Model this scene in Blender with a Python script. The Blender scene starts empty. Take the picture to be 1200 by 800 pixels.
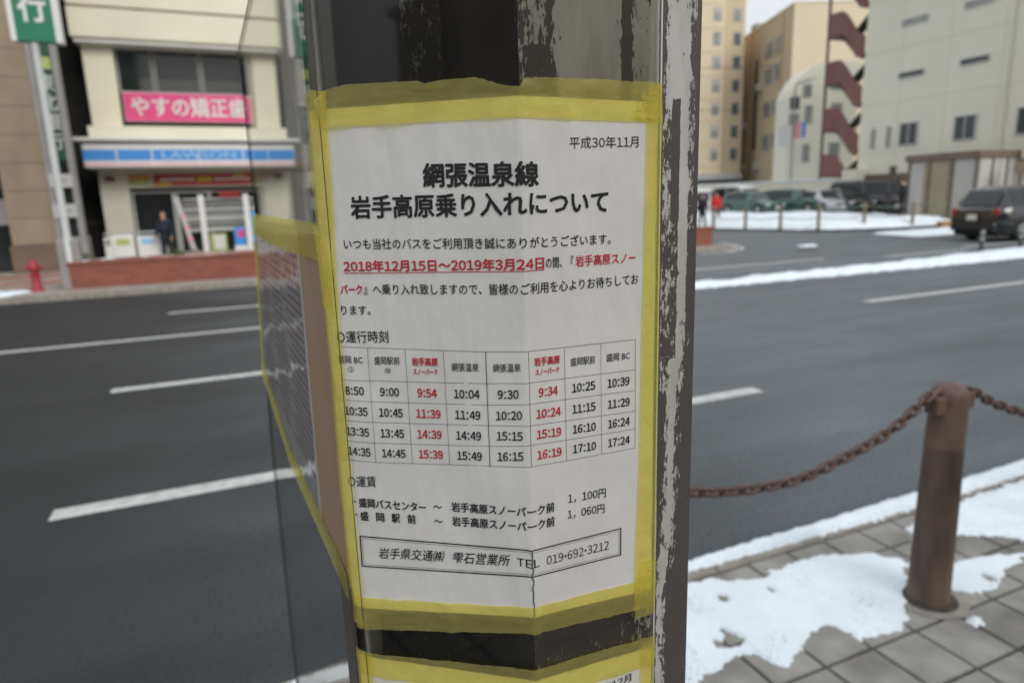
import bpy, bmesh, math, random
import numpy as np
from mathutils import Vector, Matrix, noise
R = math.radians
sc = bpy.context.scene
COL = sc.collection
random.seed(7)

# ------------------------------------------------------------------ camera
cd = bpy.data.cameras.new('camera'); cam = bpy.data.objects.new('camera', cd); COL.objects.link(cam)
sc.camera = cam
cd.sensor_width = 36; cd.lens = 23.4; cd.clip_start = .02; cd.clip_end = 2000
cam.matrix_world = Matrix(((.9170, .1111, -.3837, 0), (-.3977, .1772, -.9002, 0), (-.0320, .9780, .2063, 1.62), (0, 0, 0, 1)))
_l, _q, _s = cam.matrix_world.decompose(); cam.matrix_world = Matrix.Translation(_l) @ _q.to_matrix().to_4x4()
cd.dof.use_dof = True; cd.dof.focus_distance = .375; cd.dof.aperture_fstop = 8.0

# ------------------------------------------------------------------ world and sun (overcast winter day)
W = bpy.data.worlds.new('World'); sc.world = W; W.use_nodes = True
nt = W.node_tree; nt.nodes.clear()
o_ = nt.nodes.new('ShaderNodeOutputWorld'); bg = nt.nodes.new('ShaderNodeBackground')
sky = nt.nodes.new('ShaderNodeTexSky'); sky.sky_type = 'NISHITA'; sky.sun_disc = False
sky.sun_elevation = R(32); sky.sun_rotation = R(168); sky.dust_density = 4
mx = nt.nodes.new('ShaderNodeMix'); mx.data_type = 'RGBA'; mx.inputs[0].default_value = .86
cl = nt.nodes.new('ShaderNodeTexNoise'); cl.inputs['Scale'].default_value = 1.6; cl.inputs['Detail'].default_value = 5
cr = nt.nodes.new('ShaderNodeValToRGB')
cr.color_ramp.elements[0].position = .3; cr.color_ramp.elements[0].color = (6.4, 6.75, 7.1, 1)
cr.color_ramp.elements[1].position = .75; cr.color_ramp.elements[1].color = (8.6, 8.8, 9.0, 1)
nt.links.new(cl.outputs['Fac'], cr.inputs['Fac'])
# overcast sky: brighter overhead than at the horizon
tcw = nt.nodes.new('ShaderNodeTexCoord'); sx = nt.nodes.new('ShaderNodeSeparateXYZ'); nt.links.new(tcw.outputs['Generated'], sx.inputs[0])
mrw = nt.nodes.new('ShaderNodeMapRange'); mrw.inputs[1].default_value = 0; mrw.inputs[2].default_value = 1; mrw.inputs[3].default_value = .95; mrw.inputs[4].default_value = 1.45; nt.links.new(sx.outputs['Z'], mrw.inputs[0])
vm = nt.nodes.new('ShaderNodeVectorMath'); vm.operation = 'SCALE'; nt.links.new(cr.outputs['Color'], vm.inputs[0]); nt.links.new(mrw.outputs[0], vm.inputs['Scale'])
nt.links.new(sky.outputs['Color'], mx.inputs[6]); nt.links.new(vm.outputs[0], mx.inputs[7])
nt.links.new(mx.outputs[2], bg.inputs['Color']); bg.inputs['Strength'].default_value = .1
nt.links.new(bg.outputs[0], o_.inputs[0])
sd = bpy.data.lights.new('sun', 'SUN'); sd.energy = 1.5; sd.angle = R(30); sd.color = (1, .96, .9)
sun = bpy.data.objects.new('sun', sd); COL.objects.link(sun); sun.location = (0, 0, 40)
sun.rotation_euler = (R(58), 0, R(12))
sc.view_settings.view_transform = 'Standard'; sc.view_settings.look = 'None'
sc.view_settings.exposure = .17; sc.view_settings.gamma = 1

# ------------------------------------------------------------------ materials
def S(r, g, b):   # sRGB 0-255 -> linear
    return tuple(((c/255/12.92) if c/255 <= .04045 else ((c/255+.055)/1.055)**2.4) for c in (r, g, b))
def mat(name, col, rough=.7, var=.15, scale=8, bump=0, bscale=60, spec=.4, metal=0, stretch=None, col2=None, coat=0):
    m = bpy.data.materials.new(name); m.use_nodes = True; t = m.node_tree; n = t.nodes; L = t.links
    p = n['Principled BSDF']; p.inputs['Roughness'].default_value = rough; p.inputs['Metallic'].default_value = metal
    p.inputs['Specular IOR Level'].default_value = spec
    if coat: p.inputs['Coat Weight'].default_value = coat; p.inputs['Coat Roughness'].default_value = .05
    tc = n.new('ShaderNodeTexCoord'); src = tc.outputs['Object']
    if stretch:
        mp = n.new('ShaderNodeMapping'); mp.inputs['Scale'].default_value = stretch; L.new(src, mp.inputs[0]); src = mp.outputs[0]
    ns = n.new('ShaderNodeTexNoise'); ns.inputs['Scale'].default_value = scale; ns.inputs['Detail'].default_value = 6
    L.new(src, ns.inputs['Vector'])
    rp = n.new('ShaderNodeValToRGB'); e = rp.color_ramp.elements
    e[0].position = .3; e[1].position = .7
    a = tuple(c*(1-var) for c in col); b = tuple(min(1, c*(1+var)) for c in (col2 or col))
    e[0].color = (*a, 1); e[1].color = (*b, 1)
    L.new(ns.outputs['Fac'], rp.inputs['Fac']); L.new(rp.outputs['Color'], p.inputs['Base Color'])
    if bump:
        n2 = n.new('ShaderNodeTexNoise'); n2.inputs['Scale'].default_value = bscale; n2.inputs['Detail'].default_value = 4
        L.new(src, n2.inputs['Vector']); bp = n.new('ShaderNodeBump'); bp.inputs['Strength'].default_value = bump
        bp.inputs['Distance'].default_value = .3/bscale
        L.new(n2.outputs['Fac'], bp.inputs['Height']); L.new(bp.outputs[0], p.inputs['Normal'])
    m['p'] = 1
    return m
def glassy(name, tint, rough=.02, ior=1.5, bump=0, bscale=(1, 1, 1), base=None, basefac=0):
    """clear thin sheet: see-through with a fresnel reflection"""
    m = bpy.data.materials.new(name); m.use_nodes = True; t = m.node_tree; n = t.nodes; L = t.links; n.clear()
    out = n.new('ShaderNodeOutputMaterial'); tr = n.new('ShaderNodeBsdfTransparent'); tr.inputs[0].default_value = (*tint, 1)
    gl = n.new('ShaderNodeBsdfGlossy'); gl.inputs['Roughness'].default_value = rough
    fr = n.new('ShaderNodeFresnel'); fr.inputs['IOR'].default_value = ior
    mxs = n.new('ShaderNodeMixShader'); L.new(fr.outputs[0], mxs.inputs[0])
    # smears of dirt
    df = n.new('ShaderNodeBsdfDiffuse'); df.inputs[0].default_value = (.35, .34, .32, 1)
    tc = n.new('ShaderNodeTexCoord'); mp = n.new('ShaderNodeMapping'); mp.inputs['Scale'].default_value = bscale
    L.new(tc.outputs['Object'], mp.inputs[0])
    nz = n.new('ShaderNodeTexNoise'); nz.inputs['Scale'].default_value = 9; nz.inputs['Detail'].default_value = 5; L.new(mp.outputs[0], nz.inputs['Vector'])
    rr = n.new('ShaderNodeMapRange'); rr.inputs[1].default_value = .4; rr.inputs[2].default_value = .8; rr.inputs[3].default_value = basefac*.4; rr.inputs[4].default_value = basefac
    L.new(nz.outputs['Fac'], rr.inputs[0])
    m2 = n.new('ShaderNodeMixShader'); L.new(rr.outputs[0], m2.inputs[0]); L.new(tr.outputs[0], m2.inputs[1]); L.new(df.outputs[0], m2.inputs[2])
    L.new(m2.outputs[0], mxs.inputs[1]); L.new(gl.outputs[0], mxs.inputs[2]); L.new(mxs.outputs[0], out.inputs[0])
    if bump:
        bp = n.new('ShaderNodeBump'); bp.inputs['Strength'].default_value = bump; bp.inputs['Distance'].default_value = .004
        L.new(nz.outputs['Fac'], bp.inputs['Height']); L.new(bp.outputs[0], gl.inputs['Normal'])
    return m

M = {}
def asphalt_mat():
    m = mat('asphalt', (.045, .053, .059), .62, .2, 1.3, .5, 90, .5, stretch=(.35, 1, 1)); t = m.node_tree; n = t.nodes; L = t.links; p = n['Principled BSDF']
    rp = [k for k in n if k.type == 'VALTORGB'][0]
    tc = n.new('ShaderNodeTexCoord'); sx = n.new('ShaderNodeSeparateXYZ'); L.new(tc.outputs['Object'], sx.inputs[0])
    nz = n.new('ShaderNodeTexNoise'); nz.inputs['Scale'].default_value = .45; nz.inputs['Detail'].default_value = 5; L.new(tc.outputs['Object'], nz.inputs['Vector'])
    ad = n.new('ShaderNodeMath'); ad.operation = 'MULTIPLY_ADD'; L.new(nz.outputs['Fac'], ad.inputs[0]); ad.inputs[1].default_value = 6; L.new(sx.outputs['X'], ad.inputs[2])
    mr = n.new('ShaderNodeMapRange'); mr.inputs[1].default_value = 1; mr.inputs[2].default_value = 8; mr.inputs[3].default_value = .28; mr.inputs[4].default_value = 2.1; mr.interpolation_type = 'SMOOTHSTEP'; L.new(ad.outputs[0], mr.inputs[0])  # road sheen and damp-to-dry tone painted into the colour: dark left, pale right
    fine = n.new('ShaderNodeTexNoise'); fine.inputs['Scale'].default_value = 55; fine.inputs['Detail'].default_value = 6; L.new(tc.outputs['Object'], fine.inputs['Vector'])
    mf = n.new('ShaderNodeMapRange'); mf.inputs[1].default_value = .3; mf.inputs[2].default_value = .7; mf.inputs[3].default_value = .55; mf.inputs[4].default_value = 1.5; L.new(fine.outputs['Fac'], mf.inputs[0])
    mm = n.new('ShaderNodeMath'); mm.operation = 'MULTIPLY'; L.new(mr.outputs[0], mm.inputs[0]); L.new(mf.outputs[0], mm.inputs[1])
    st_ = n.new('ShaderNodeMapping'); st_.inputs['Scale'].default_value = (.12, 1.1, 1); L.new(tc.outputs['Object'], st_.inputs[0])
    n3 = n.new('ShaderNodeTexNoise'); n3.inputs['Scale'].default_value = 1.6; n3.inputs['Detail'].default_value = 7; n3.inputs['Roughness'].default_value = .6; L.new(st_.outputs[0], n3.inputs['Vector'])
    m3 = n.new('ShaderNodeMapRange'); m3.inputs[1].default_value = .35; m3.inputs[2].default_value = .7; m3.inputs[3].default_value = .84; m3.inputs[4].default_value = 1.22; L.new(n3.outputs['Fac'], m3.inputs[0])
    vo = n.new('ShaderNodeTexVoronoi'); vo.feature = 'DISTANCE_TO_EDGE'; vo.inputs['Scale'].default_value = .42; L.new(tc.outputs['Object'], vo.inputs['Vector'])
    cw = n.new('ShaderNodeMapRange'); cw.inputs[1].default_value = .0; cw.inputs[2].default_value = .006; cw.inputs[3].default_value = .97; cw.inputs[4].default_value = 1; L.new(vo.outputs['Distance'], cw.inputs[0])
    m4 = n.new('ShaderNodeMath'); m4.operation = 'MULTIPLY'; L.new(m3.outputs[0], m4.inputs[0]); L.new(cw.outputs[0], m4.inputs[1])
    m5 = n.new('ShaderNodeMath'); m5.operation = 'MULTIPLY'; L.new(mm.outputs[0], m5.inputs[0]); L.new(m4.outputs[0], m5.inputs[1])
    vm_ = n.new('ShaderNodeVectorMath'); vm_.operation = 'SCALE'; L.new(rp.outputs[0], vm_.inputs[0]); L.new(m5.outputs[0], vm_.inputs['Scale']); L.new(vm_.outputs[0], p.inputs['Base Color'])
    return m
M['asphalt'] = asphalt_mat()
M['road_paint'] = mat('road_paint', (.50, .51, .50), .7, .22, 14, .3, 120)
M['snow'] = mat('snow', (.76, .83, .89), .6, .07, 5, .6, 70, .3)
def grit(m, scale, amt):
    t = m.node_tree; n = t.nodes; L = t.links; p = n['Principled BSDF']; src = p.inputs['Base Color'].links[0].from_socket
    tc = n.new('ShaderNodeTexCoord'); a = n.new('ShaderNodeTexNoise'); a.inputs['Scale'].default_value = scale; a.inputs['Detail'].default_value = 2; L.new(tc.outputs['Object'], a.inputs['Vector'])
    b = n.new('ShaderNodeTexNoise'); b.inputs['Scale'].default_value = scale*.035; b.inputs['Detail'].default_value = 4; L.new(tc.outputs['Object'], b.inputs['Vector'])
    q = n.new('ShaderNodeMath'); q.operation = 'MULTIPLY_ADD'; L.new(b.outputs['Fac'], q.inputs[0]); q.inputs[1].default_value = .55; L.new(a.outputs['Fac'], q.inputs[2])
    r = n.new('ShaderNodeMapRange'); r.inputs[1].default_value = .93; r.inputs[2].default_value = 1.03; r.inputs[3].default_value = 0; r.inputs[4].default_value = amt; L.new(q.outputs[0], r.inputs[0])
    x = n.new('ShaderNodeMix'); x.data_type = 'RGBA'; L.new(r.outputs[0], x.inputs[0]); L.new(src, x.inputs[6]); x.inputs[7].default_value = (.16, .15, .14, 1); L.new(x.outputs[2], p.inputs['Base Color'])
grit(M['snow'], 130, .8)
M['kerb'] = mat('kerb_stone', (.27, .25, .22), .85, .25, 9, .4, 90)
M['tile'] = mat('paving_tile', (.27, .26, .24), .82, .24, 7, .5, 130)
def wet(m):
    t = m.node_tree; n = t.nodes; L = t.links; p = n['Principled BSDF']; src = p.inputs['Base Color'].links[0].from_socket
    g = n.new('ShaderNodeNewGeometry'); a = n.new('ShaderNodeTexNoise'); a.inputs['Scale'].default_value = 2.6; a.inputs['Detail'].default_value = 5; L.new(g.outputs['Position'], a.inputs['Vector'])
    r = n.new('ShaderNodeMapRange'); r.inputs[1].default_value = .44; r.inputs[2].default_value = .58; L.new(a.outputs['Fac'], r.inputs[0])
    x = n.new('ShaderNodeMix'); x.data_type = 'RGBA'; x.blend_type = 'MULTIPLY'; L.new(r.outputs[0], x.inputs[0]); L.new(src, x.inputs[6]); x.inputs[7].default_value = (.62, .61, .60, 1); L.new(x.outputs[2], p.inputs['Base Color'])
    r2 = n.new('ShaderNodeMapRange'); r2.inputs[3].default_value = .85; r2.inputs[4].default_value = .38; L.new(r.outputs[0], r2.inputs[0]); L.new(r2.outputs[0], p.inputs['Roughness'])
wet(M['tile'])
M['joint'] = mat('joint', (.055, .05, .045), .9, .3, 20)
M['far_tile'] = mat('far_paving', (.30, .27, .24), .85, .25, 3)
M['red_tile'] = mat('red_paving', (.32, .13, .09), .85, .25, 3)
M['cream'] = mat('cream_wall', (.72, .70, .55), .8, .06, .7)
M['cream2'] = mat('cream_pillar', (.60, .585, .50), .8, .08, .8, stretch=(1, 1, .3))
M['white'] = mat('white_paint', (.68, .68, .66), .5, .05, 2)
M['blue'] = mat('blue_sign', S(66, 140, 214), .45, .04, 2)
M['paleblue'] = mat('pale_blue_letter', S(150, 190, 225), .5, .03, 2)
M['pink'] = mat('pink_sign', S(214, 72, 130), .5, .04, 2)
M['redline'] = mat('pink_line', S(225, 150, 165), .5, .04, 2)
M['red'] = mat('red_banner', (.42, .035, .04), .55, .12, 3)
M['yellow'] = mat('yellow_print', (.55, .38, .06), .6, .1, 3)
M['limeg'] = mat('lime_print', (.38, .45, .14), .6, .1, 3)
M['orange'] = mat('orange_print', (.55, .25, .05), .6, .1, 3)
M['green'] = mat('green_sign', S(24, 116, 88), .45, .05, 2)
M['darkgreen'] = mat('dark_green_panel', S(30, 78, 58), .35, .2, 2)
M['stone'] = mat('bank_stone', (.27, .215, .155), .75, .12, 1.6, stretch=(1, 1, .6))
M['stone_dark'] = mat('bank_plinth', (.15, .105, .075), .6, .15, 2)
M['grey'] = mat('grey_panel', (.27, .26, .25), .6, .1, 2)
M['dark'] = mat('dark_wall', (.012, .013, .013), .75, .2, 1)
M['darkglass'] = mat('dark_glass', (.02, .026, .027), .08, .3, .6, spec=.5)
M['midglass'] = mat('blind_behind_glass', (.09, .105, .105), .25, .2, .6)
M['shop_in'] = mat('shop_interior', (.055, .06, .05), .6, .5, 1.5)
M['band_grey'] = mat('frosted_band_grey', (.24, .25, .25), .4, .05, 1)
M['band_white'] = mat('frosted_band_white', (.52, .53, .52), .4, .05, 1)
M['postpole'] = mat('pole_grey', (.50, .52, .52), .45, .08, 3)
M['hyd'] = mat('hydrant_red', (.30, .028, .035), .45, .15, 6)
M['yel_wall'] = mat('yellow_wall', (.56, .46, .31), .8, .05, .15)
M['yel_wall2'] = mat('pale_yellow_wall', (.66, .57, .41), .8, .05, .15)
M['ochre'] = mat('ochre_wall', (.50, .38, .21), .8, .06, .15)
M['cream_far'] = mat('far_cream_wall', (.78, .75, .64), .8, .06, .2)
M['win_far'] = mat('far_window', (.26, .27, .26), .2, .3, .8)
M['win_dark'] = mat('dark_window', (.05, .06, .065), .15, .3, .8)
M['frame'] = mat('window_frame', (.42, .43, .43), .5, .05, 2)
M['brownred'] = mat('stair_red', (.21, .095, .09), .65, .12, .8)
M['brown_dark'] = mat('dark_brown', (.055, .045, .035), .6, .2, 2)
M['brown_mid'] = mat('brown_fascia', (.16, .12, .095), .6, .15, 2)
M['shed_white'] = mat('shed_panel', (.46, .44, .42), .7, .1, 1, stretch=(2, 2, .3))
M['shed_tan'] = mat('shed_tan', (.33, .28, .20), .7, .1, 1)
M['orangek'] = mat('rust_kerb', (.28, .16, .07), .8, .25, 2)
M['post_g'] = mat('fence_brown', (.20, .15, .10), .7, .2, 5)
M['rope'] = mat('rope_green', (.12, .18, .14), .8, .2, 5)
M['rubber'] = mat('rubber', (.02, .02, .02), .8, .1, 5)
M['rim'] = mat('wheel_rim', (.45, .46, .48), .3, .1, 5, metal=.8)
M['carblk'] = mat('car_black', (.012, .015, .019), .16, .2, 2, coat=1)
M['cargrn'] = mat('car_green', (.025, .085, .065), .28, .1, 2, coat=1)
M['carsil'] = mat('car_silver', (.42, .44, .46), .3, .05, 2, coat=1)
M['carwht'] = mat('car_white', (.62, .62, .60), .35, .04, 2, coat=1)
M['lamp_r'] = mat('tail_lamp', (.30, .02, .02), .2, .1, 5, coat=1)
M['lamp_w'] = mat('head_lamp', (.75, .77, .78), .15, .05, 5, coat=1)
M['plate'] = mat('number_plate', (.72, .72, .70), .5, .03, 5)
M['skin'] = mat('skin', (.42, .25, .18), .6, .06, 10)
M['black_coat'] = mat('black_coat', (.018, .018, .022), .85, .2, 10)
M['red_coat'] = mat('red_coat', (.55, .03, .03), .8, .1, 10)
M['navy'] = mat('navy_cloth', (.014, .020, .036), .85, .2, 10)
M['hair'] = mat('hair', (.03, .022, .018), .7, .2, 20)
M['shrub'] = mat('shrub_leaf', (.07, .10, .03), .8, .3, 10)
M['bollard'] = mat('bollard_rust', (.066, .052, .047), .55, .28, 9, .5, 90, col2=(.140, .092, .064), stretch=(1, 1, .3))
M['bollcap'] = mat('bollard_cap', (.125, .078, .068), .55, .2, 30, .2, 90)
M['chain'] = mat('chain_rust', (.080, .056, .048), .65, .3, 60, .3, 300, col2=(.13, .080, .066), metal=.25)
M['tree'] = M['shrub']
M['ink'] = mat('black_ink', (.016, .016, .018), .55, .1, 200)
M['ink_red'] = mat('red_ink', S(196, 38, 50), .55, .05, 200)
M['ink_line'] = mat('thin_black_ink', (.07, .07, .07), .6, .1, 200)
M['faint_ink'] = mat('grey_print', (.40, .38, .41), .6, .1, 80)
M['faint_red'] = mat('faded_red_print', (.55, .24, .30), .6, .1, 80)
M['beige'] = mat('beige_board', (.30, .205, .135), .7, .07, 20, stretch=(1, 1, .2))
M['reflective'] = mat('reflective_band', (.34, .34, .32), .4, .1, 20)
M['dkpost'] = mat('dark_green_post', (.02, .035, .03), .5, .2, 10)

# glossy brick wall
def brick_mat():
    m = mat('planter_brick', (.27, .085, .05), .8, .2, 3); t = m.node_tree; n = t.nodes; L = t.links
    p = n['Principled BSDF']; b = n.new('ShaderNodeTexBrick'); tc = n.new('ShaderNodeTexCoord'); mp = n.new('ShaderNodeMapping')
    mp.inputs['Rotation'].default_value = (R(90), 0, 0); L.new(tc.outputs['Object'], mp.inputs[0]); L.new(mp.outputs[0], b.inputs['Vector'])
    b.inputs['Color1'].default_value = (.27, .085, .05, 1); b.inputs['Color2'].default_value = (.20, .06, .04, 1); b.inputs['Mortar'].default_value = (.20, .12, .09, 1)
    b.inputs['Scale'].default_value = 1; b.inputs['Brick Width'].default_value = .21; b.inputs['Row Height'].default_value = .07; b.inputs['Mortar Size'].default_value = .006
    L.new(b.outputs['Color'], p.inputs['Base Color']); return m
M['brick'] = brick_mat()

# brown paint flaking off grey steel; 'peel' attribute says where
def peel_mat():
    m = bpy.data.materials.new('peeling_brown_paint'); m.use_nodes = True; t = m.node_tree; n = t.nodes; L = t.links; p = n['Principled BSDF']
    tc = n.new('ShaderNodeTexCoord'); at = n.new('ShaderNodeAttribute'); at.attribute_name = 'peel'
    def nz(sx, sz, d=6, rough=.65):
        mp = n.new('ShaderNodeMapping'); mp.inputs['Scale'].default_value = (sx, sx, sz); L.new(tc.outputs['Object'], mp.inputs[0])
        k = n.new('ShaderNodeTexNoise'); k.inputs['Scale'].default_value = 1; k.inputs['Detail'].default_value = d; k.inputs['Roughness'].default_value = rough
        L.new(mp.outputs[0], k.inputs['Vector']); return k.outputs['Fac']
    def math_(op, a, b, c=None):
        k = n.new('ShaderNodeMath'); k.operation = op
        for i, v in enumerate((a, b)):
            if isinstance(v, (int, float)): k.inputs[i].default_value = v
            else: L.new(v, k.inputs[i])
        return k.outputs[0]
    a = nz(220, 70); b = nz(900, 260, 3)
    s = math_('ADD', math_('ADD', math_('MULTIPLY', a, 1.15), math_('MULTIPLY', b, .85)), math_('ADD', at.outputs['Fac'], -.50))
    mr = n.new('ShaderNodeMapRange'); mr.inputs[1].default_value = .55; mr.inputs[2].default_value = .58; L.new(s, mr.inputs[0])
    fac = mr.outputs[0]
    c1 = n.new('ShaderNodeValToRGB'); c1.color_ramp.elements[0].color = (.078, .066, .062, 1); c1.color_ramp.elements[1].color = (.100, .087, .082, 1)
    L.new(nz(60, 30), c1.inputs[0])
    c2 = n.new('ShaderNodeValToRGB'); e = c2.color_ramp.elements
    e[0].position = .3; e[0].color = (.37, .335, .285, 1); e[1].position = .62; e[1].color = (.58, .575, .55, 1)
    L.new(nz(45, 9, 8), c2.inputs[0])
    mxc = n.new('ShaderNodeMix'); mxc.data_type = 'RGBA'; L.new(fac, mxc.inputs[0]); L.new(c1.outputs[0], mxc.inputs[6]); L.new(c2.outputs[0], mxc.inputs[7])
    L.new(mxc.outputs[2], p.inputs['Base Color']); p.inputs['Roughness'].default_value = .55
    bp = n.new('ShaderNodeBump'); bp.invert = True; bp.inputs['Strength'].default_value = .6; bp.inputs['Distance'].default_value = .0004
    L.new(fac, bp.inputs['Height']); L.new(bp.outputs[0], p.inputs['Normal']); return m
M['peel'] = peel_mat()

# paper and tape
def paper_mat(name, col, border=None):
    m = mat(name, col, .58, .03, 16, .45, 20, .4, stretch=(1, 1, .4)); return m
M['paper'] = paper_mat('white_paper', (.72, .71, .69))
def tape_mat(name, col, trans, tint):
    m = bpy.data.materials.new(name); m.use_nodes = True; t = m.node_tree; n = t.nodes; L = t.links; n.clear()
    out = n.new('ShaderNodeOutputMaterial'); tr = n.new('ShaderNodeBsdfTransparent'); tr.inputs[0].default_value = (*tint, 1)
    p = n.new('ShaderNodeBsdfPrincipled'); p.inputs['Roughness'].default_value = .33; p.inputs['Specular IOR Level'].default_value = .5
    tc = n.new('ShaderNodeTexCoord'); mp = n.new('ShaderNodeMapping'); mp.inputs['Scale'].default_value = (1, 1, 2.2); L.new(tc.outputs['Object'], mp.inputs[0])
    nz = n.new('ShaderNodeTexNoise'); nz.inputs['Scale'].default_value = 70; nz.inputs['Detail'].default_value = 7; L.new(mp.outputs[0], nz.inputs['Vector'])
    rp = n.new('ShaderNodeValToRGB'); rp.color_ramp.elements[0].position = .3; rp.color_ramp.elements[1].position = .7
    rp.color_ramp.elements[0].color = (*[c*.82 for c in col], 1); rp.color_ramp.elements[1].color = (*[c*1.12 for c in col], 1)
    L.new(nz.outputs['Fac'], rp.inputs[0]); L.new(rp.outputs[0], p.inputs['Base Color'])
    mr = n.new('ShaderNodeMapRange'); mr.inputs[1].default_value = .3; mr.inputs[2].default_value = .75; mr.inputs[3].default_value = trans-.10; mr.inputs[4].default_value = trans+.10
    L.new(nz.outputs['Fac'], mr.inputs[0])
    mxs = n.new('ShaderNodeMixShader'); L.new(mr.outputs[0], mxs.inputs[0])
    tl = n.new('ShaderNodeBsdfTranslucent'); tl.inputs[0].default_value = (.95, .86, .30, 1); mt = n.new('ShaderNodeMixShader'); mt.inputs[0].default_value = .44
    L.new(p.outputs[0], mt.inputs[1]); L.new(tl.outputs[0], mt.inputs[2]); L.new(mt.outputs[0], mxs.inputs[1]); L.new(tr.outputs[0], mxs.inputs[2]); L.new(mxs.outputs[0], out.inputs[0])
    bp = n.new('ShaderNodeBump'); bp.inputs['Strength'].default_value = .6; bp.inputs['Distance'].default_value = .0018; L.new(nz.outputs['Fac'], bp.inputs['Height']); L.new(bp.outputs[0], p.inputs['Normal'])
    return m
M['tape'] = tape_mat('yellow_masking_tape', (.80, .74, .25), .54, (1, .96, .50))
M['film'] = glassy('clear_cover_sheet', (.93, .93, .90), .03, 1.45, basefac=.03)
M['film_edge'] = mat('cut_plastic_edge', (.75, .76, .72), .3, .03, 50)
M['glass_side'] = glassy('clear_side_sheet', (.90, .92, .91), .015, 1.45, basefac=.17, bscale=(1, 1, .4))
M['glass_edge'] = mat('sheet_edge', (.045, .05, .045), .4, .2, 30)
M['sleeve'] = glassy('glossy_sleeve', (.93, .93, .95), .03, 1.45, bump=.5, bscale=(1, 3.2, 1.6), basefac=.08)
M['alu'] = mat('frame_bar_metal', (.24, .225, .185), .45, .4, 30, .2, 200, stretch=(1, 1, .25), col2=(.36, .34, .29))

# ------------------------------------------------------------------ mesh helpers
class MB:
    def __init__(s): s.v = []; s.f = []
    def quad(s, a, b, c, d): i = len(s.v); s.v += [a, b, c, d]; s.f.append((i, i+1, i+2, i+3)); return s
    def poly(s, pts): i = len(s.v); s.v += list(pts); s.f.append(tuple(range(i, i+len(pts)))); return s
    def box(s, x0, x1, y0, y1, z0, z1, ch=0):
        i = len(s.v)
        if ch:
            c = ch
            s.v += [(x0, y0, z0), (x1, y0, z0), (x1, y1, z0), (x0, y1, z0), (x0, y0, z1-c), (x1, y0, z1-c), (x1, y1, z1-c), (x0, y1, z1-c),
                    (x0+c, y0+c, z1), (x1-c, y0+c, z1), (x1-c, y1-c, z1), (x0+c, y1-c, z1)]
            q = [(0, 1, 5, 4), (1, 2, 6, 5), (2, 3, 7, 6), (3, 0, 4, 7), (4, 5, 9, 8), (5, 6, 10, 9), (6, 7, 11, 10), (7, 4, 8, 11), (8, 9, 10, 11), (3, 2, 1, 0)]
        else:
            s.v += [(x0, y0, z0), (x1, y0, z0), (x1, y1, z0), (x0, y1, z0), (x0, y0, z1), (x1, y0, z1), (x1, y1, z1), (x0, y1, z1)]
            q = [(0, 1, 5, 4), (1, 2, 6, 5), (2, 3, 7, 6), (3, 0, 4, 7), (4, 5, 6, 7), (3, 2, 1, 0)]
        s.f += [tuple(i+k for k in a) for a in q]; return s
    def grid(s, rows, closed=False):
        i = len(s.v); n = len(rows[0])
        for r in rows: s.v += list(r)
        for a in range(len(rows)-1):
            for b in range(n-1 if not closed else n):
                c = (b+1) % n
                s.f.append((i+a*n+b, i+a*n+c, i+(a+1)*n+c, i+(a+1)*n+b))
        return s
    def lathe(s, prof, c=(0, 0, 0), n=20, axis='z'):
        rows = []
        for r, h in prof:
            row = []
            for k in range(n):
                a = 2*math.pi*k/n; x, y = r*math.cos(a), r*math.sin(a)
                p = (x, y, h) if axis == 'z' else ((x, h, y) if axis == 'y' else (h, x, y))
                row.append((c[0]+p[0], c[1]+p[1], c[2]+p[2]))
            rows.append(row)
        return s.grid(rows, True)
    def tube(s, path, r, n=8, closed=False):
        P = [Vector(p) for p in path]; rows = []; m = len(P)
        for i, p in enumerate(P):
            if closed: d = P[(i+1) % m]-P[i-1]
            else: d = P[min(i+1, m-1)]-P[max(i-1, 0)]
            d.normalize(); u = d.cross(Vector((.13, .27, 1)));
            if u.length < .2: u = d.cross(Vector((1, 0, 0)))
            u.normalize(); w = d.cross(u); rr = r[i] if isinstance(r, (list, tuple)) else r
            rows.append([tuple(p+rr*(u*math.cos(2*math.pi*k/n)+w*math.sin(2*math.pi*k/n))) for k in range(n)])
        if closed: rows.append(rows[0])
        else:
            s.poly(rows[0]); s.poly(rows[-1][::-1])
        return s.grid(rows, True)
    def mesh(s, name, m, smooth=False):
        me = bpy.data.meshes.new(name); me.from_pydata([tuple(v) for v in s.v], [], s.f); me.materials.append(M[m] if isinstance(m, str) else m)
        if smooth:
            me.polygons.foreach_set('use_smooth', [True]*len(me.polygons))
        me.update(); return me
    def build(s, name, m, parent=None, smooth=False, kind=None, org=None, bevel=0):
        if org is not None: s.v = [(v[0]-org[0], v[1]-org[1], v[2]-org[2]) for v in s.v]
        o = bpy.data.objects.new(name, s.mesh(name, m, smooth)); COL.objects.link(o)
        if parent is not None: o.parent = parent
        if kind: o['kind'] = kind
        if bevel:
            b = o.modifiers.new('bevel', 'BEVEL'); b.width = bevel; b.segments = 2
        return o
def thing(name, label, cat, loc=(0, 0, 0), rz=0, group=None):
    o = bpy.data.objects.new(name, None); COL.objects.link(o); o.empty_display_size = .1
    o.location = loc; o.rotation_euler = (0, 0, rz); o['label'] = label; o['category'] = cat
    if group: o['group'] = group
    return o
def tag(o, label, cat, group=None):
    o['label'] = label; o['category'] = cat
    if group: o['group'] = group
    return o
def box(name, m, parent, *a, bevel=0, kind=None): return MB().box(*a).build(name, m, parent, kind=kind, bevel=bevel)
def copy_tree(o, parent=None):
    c = o.copy(); COL.objects.link(c)
    if parent is not None: c.parent = parent
    for ch in [x for x in o.children]: copy_tree(ch, c)
    return c

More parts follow.
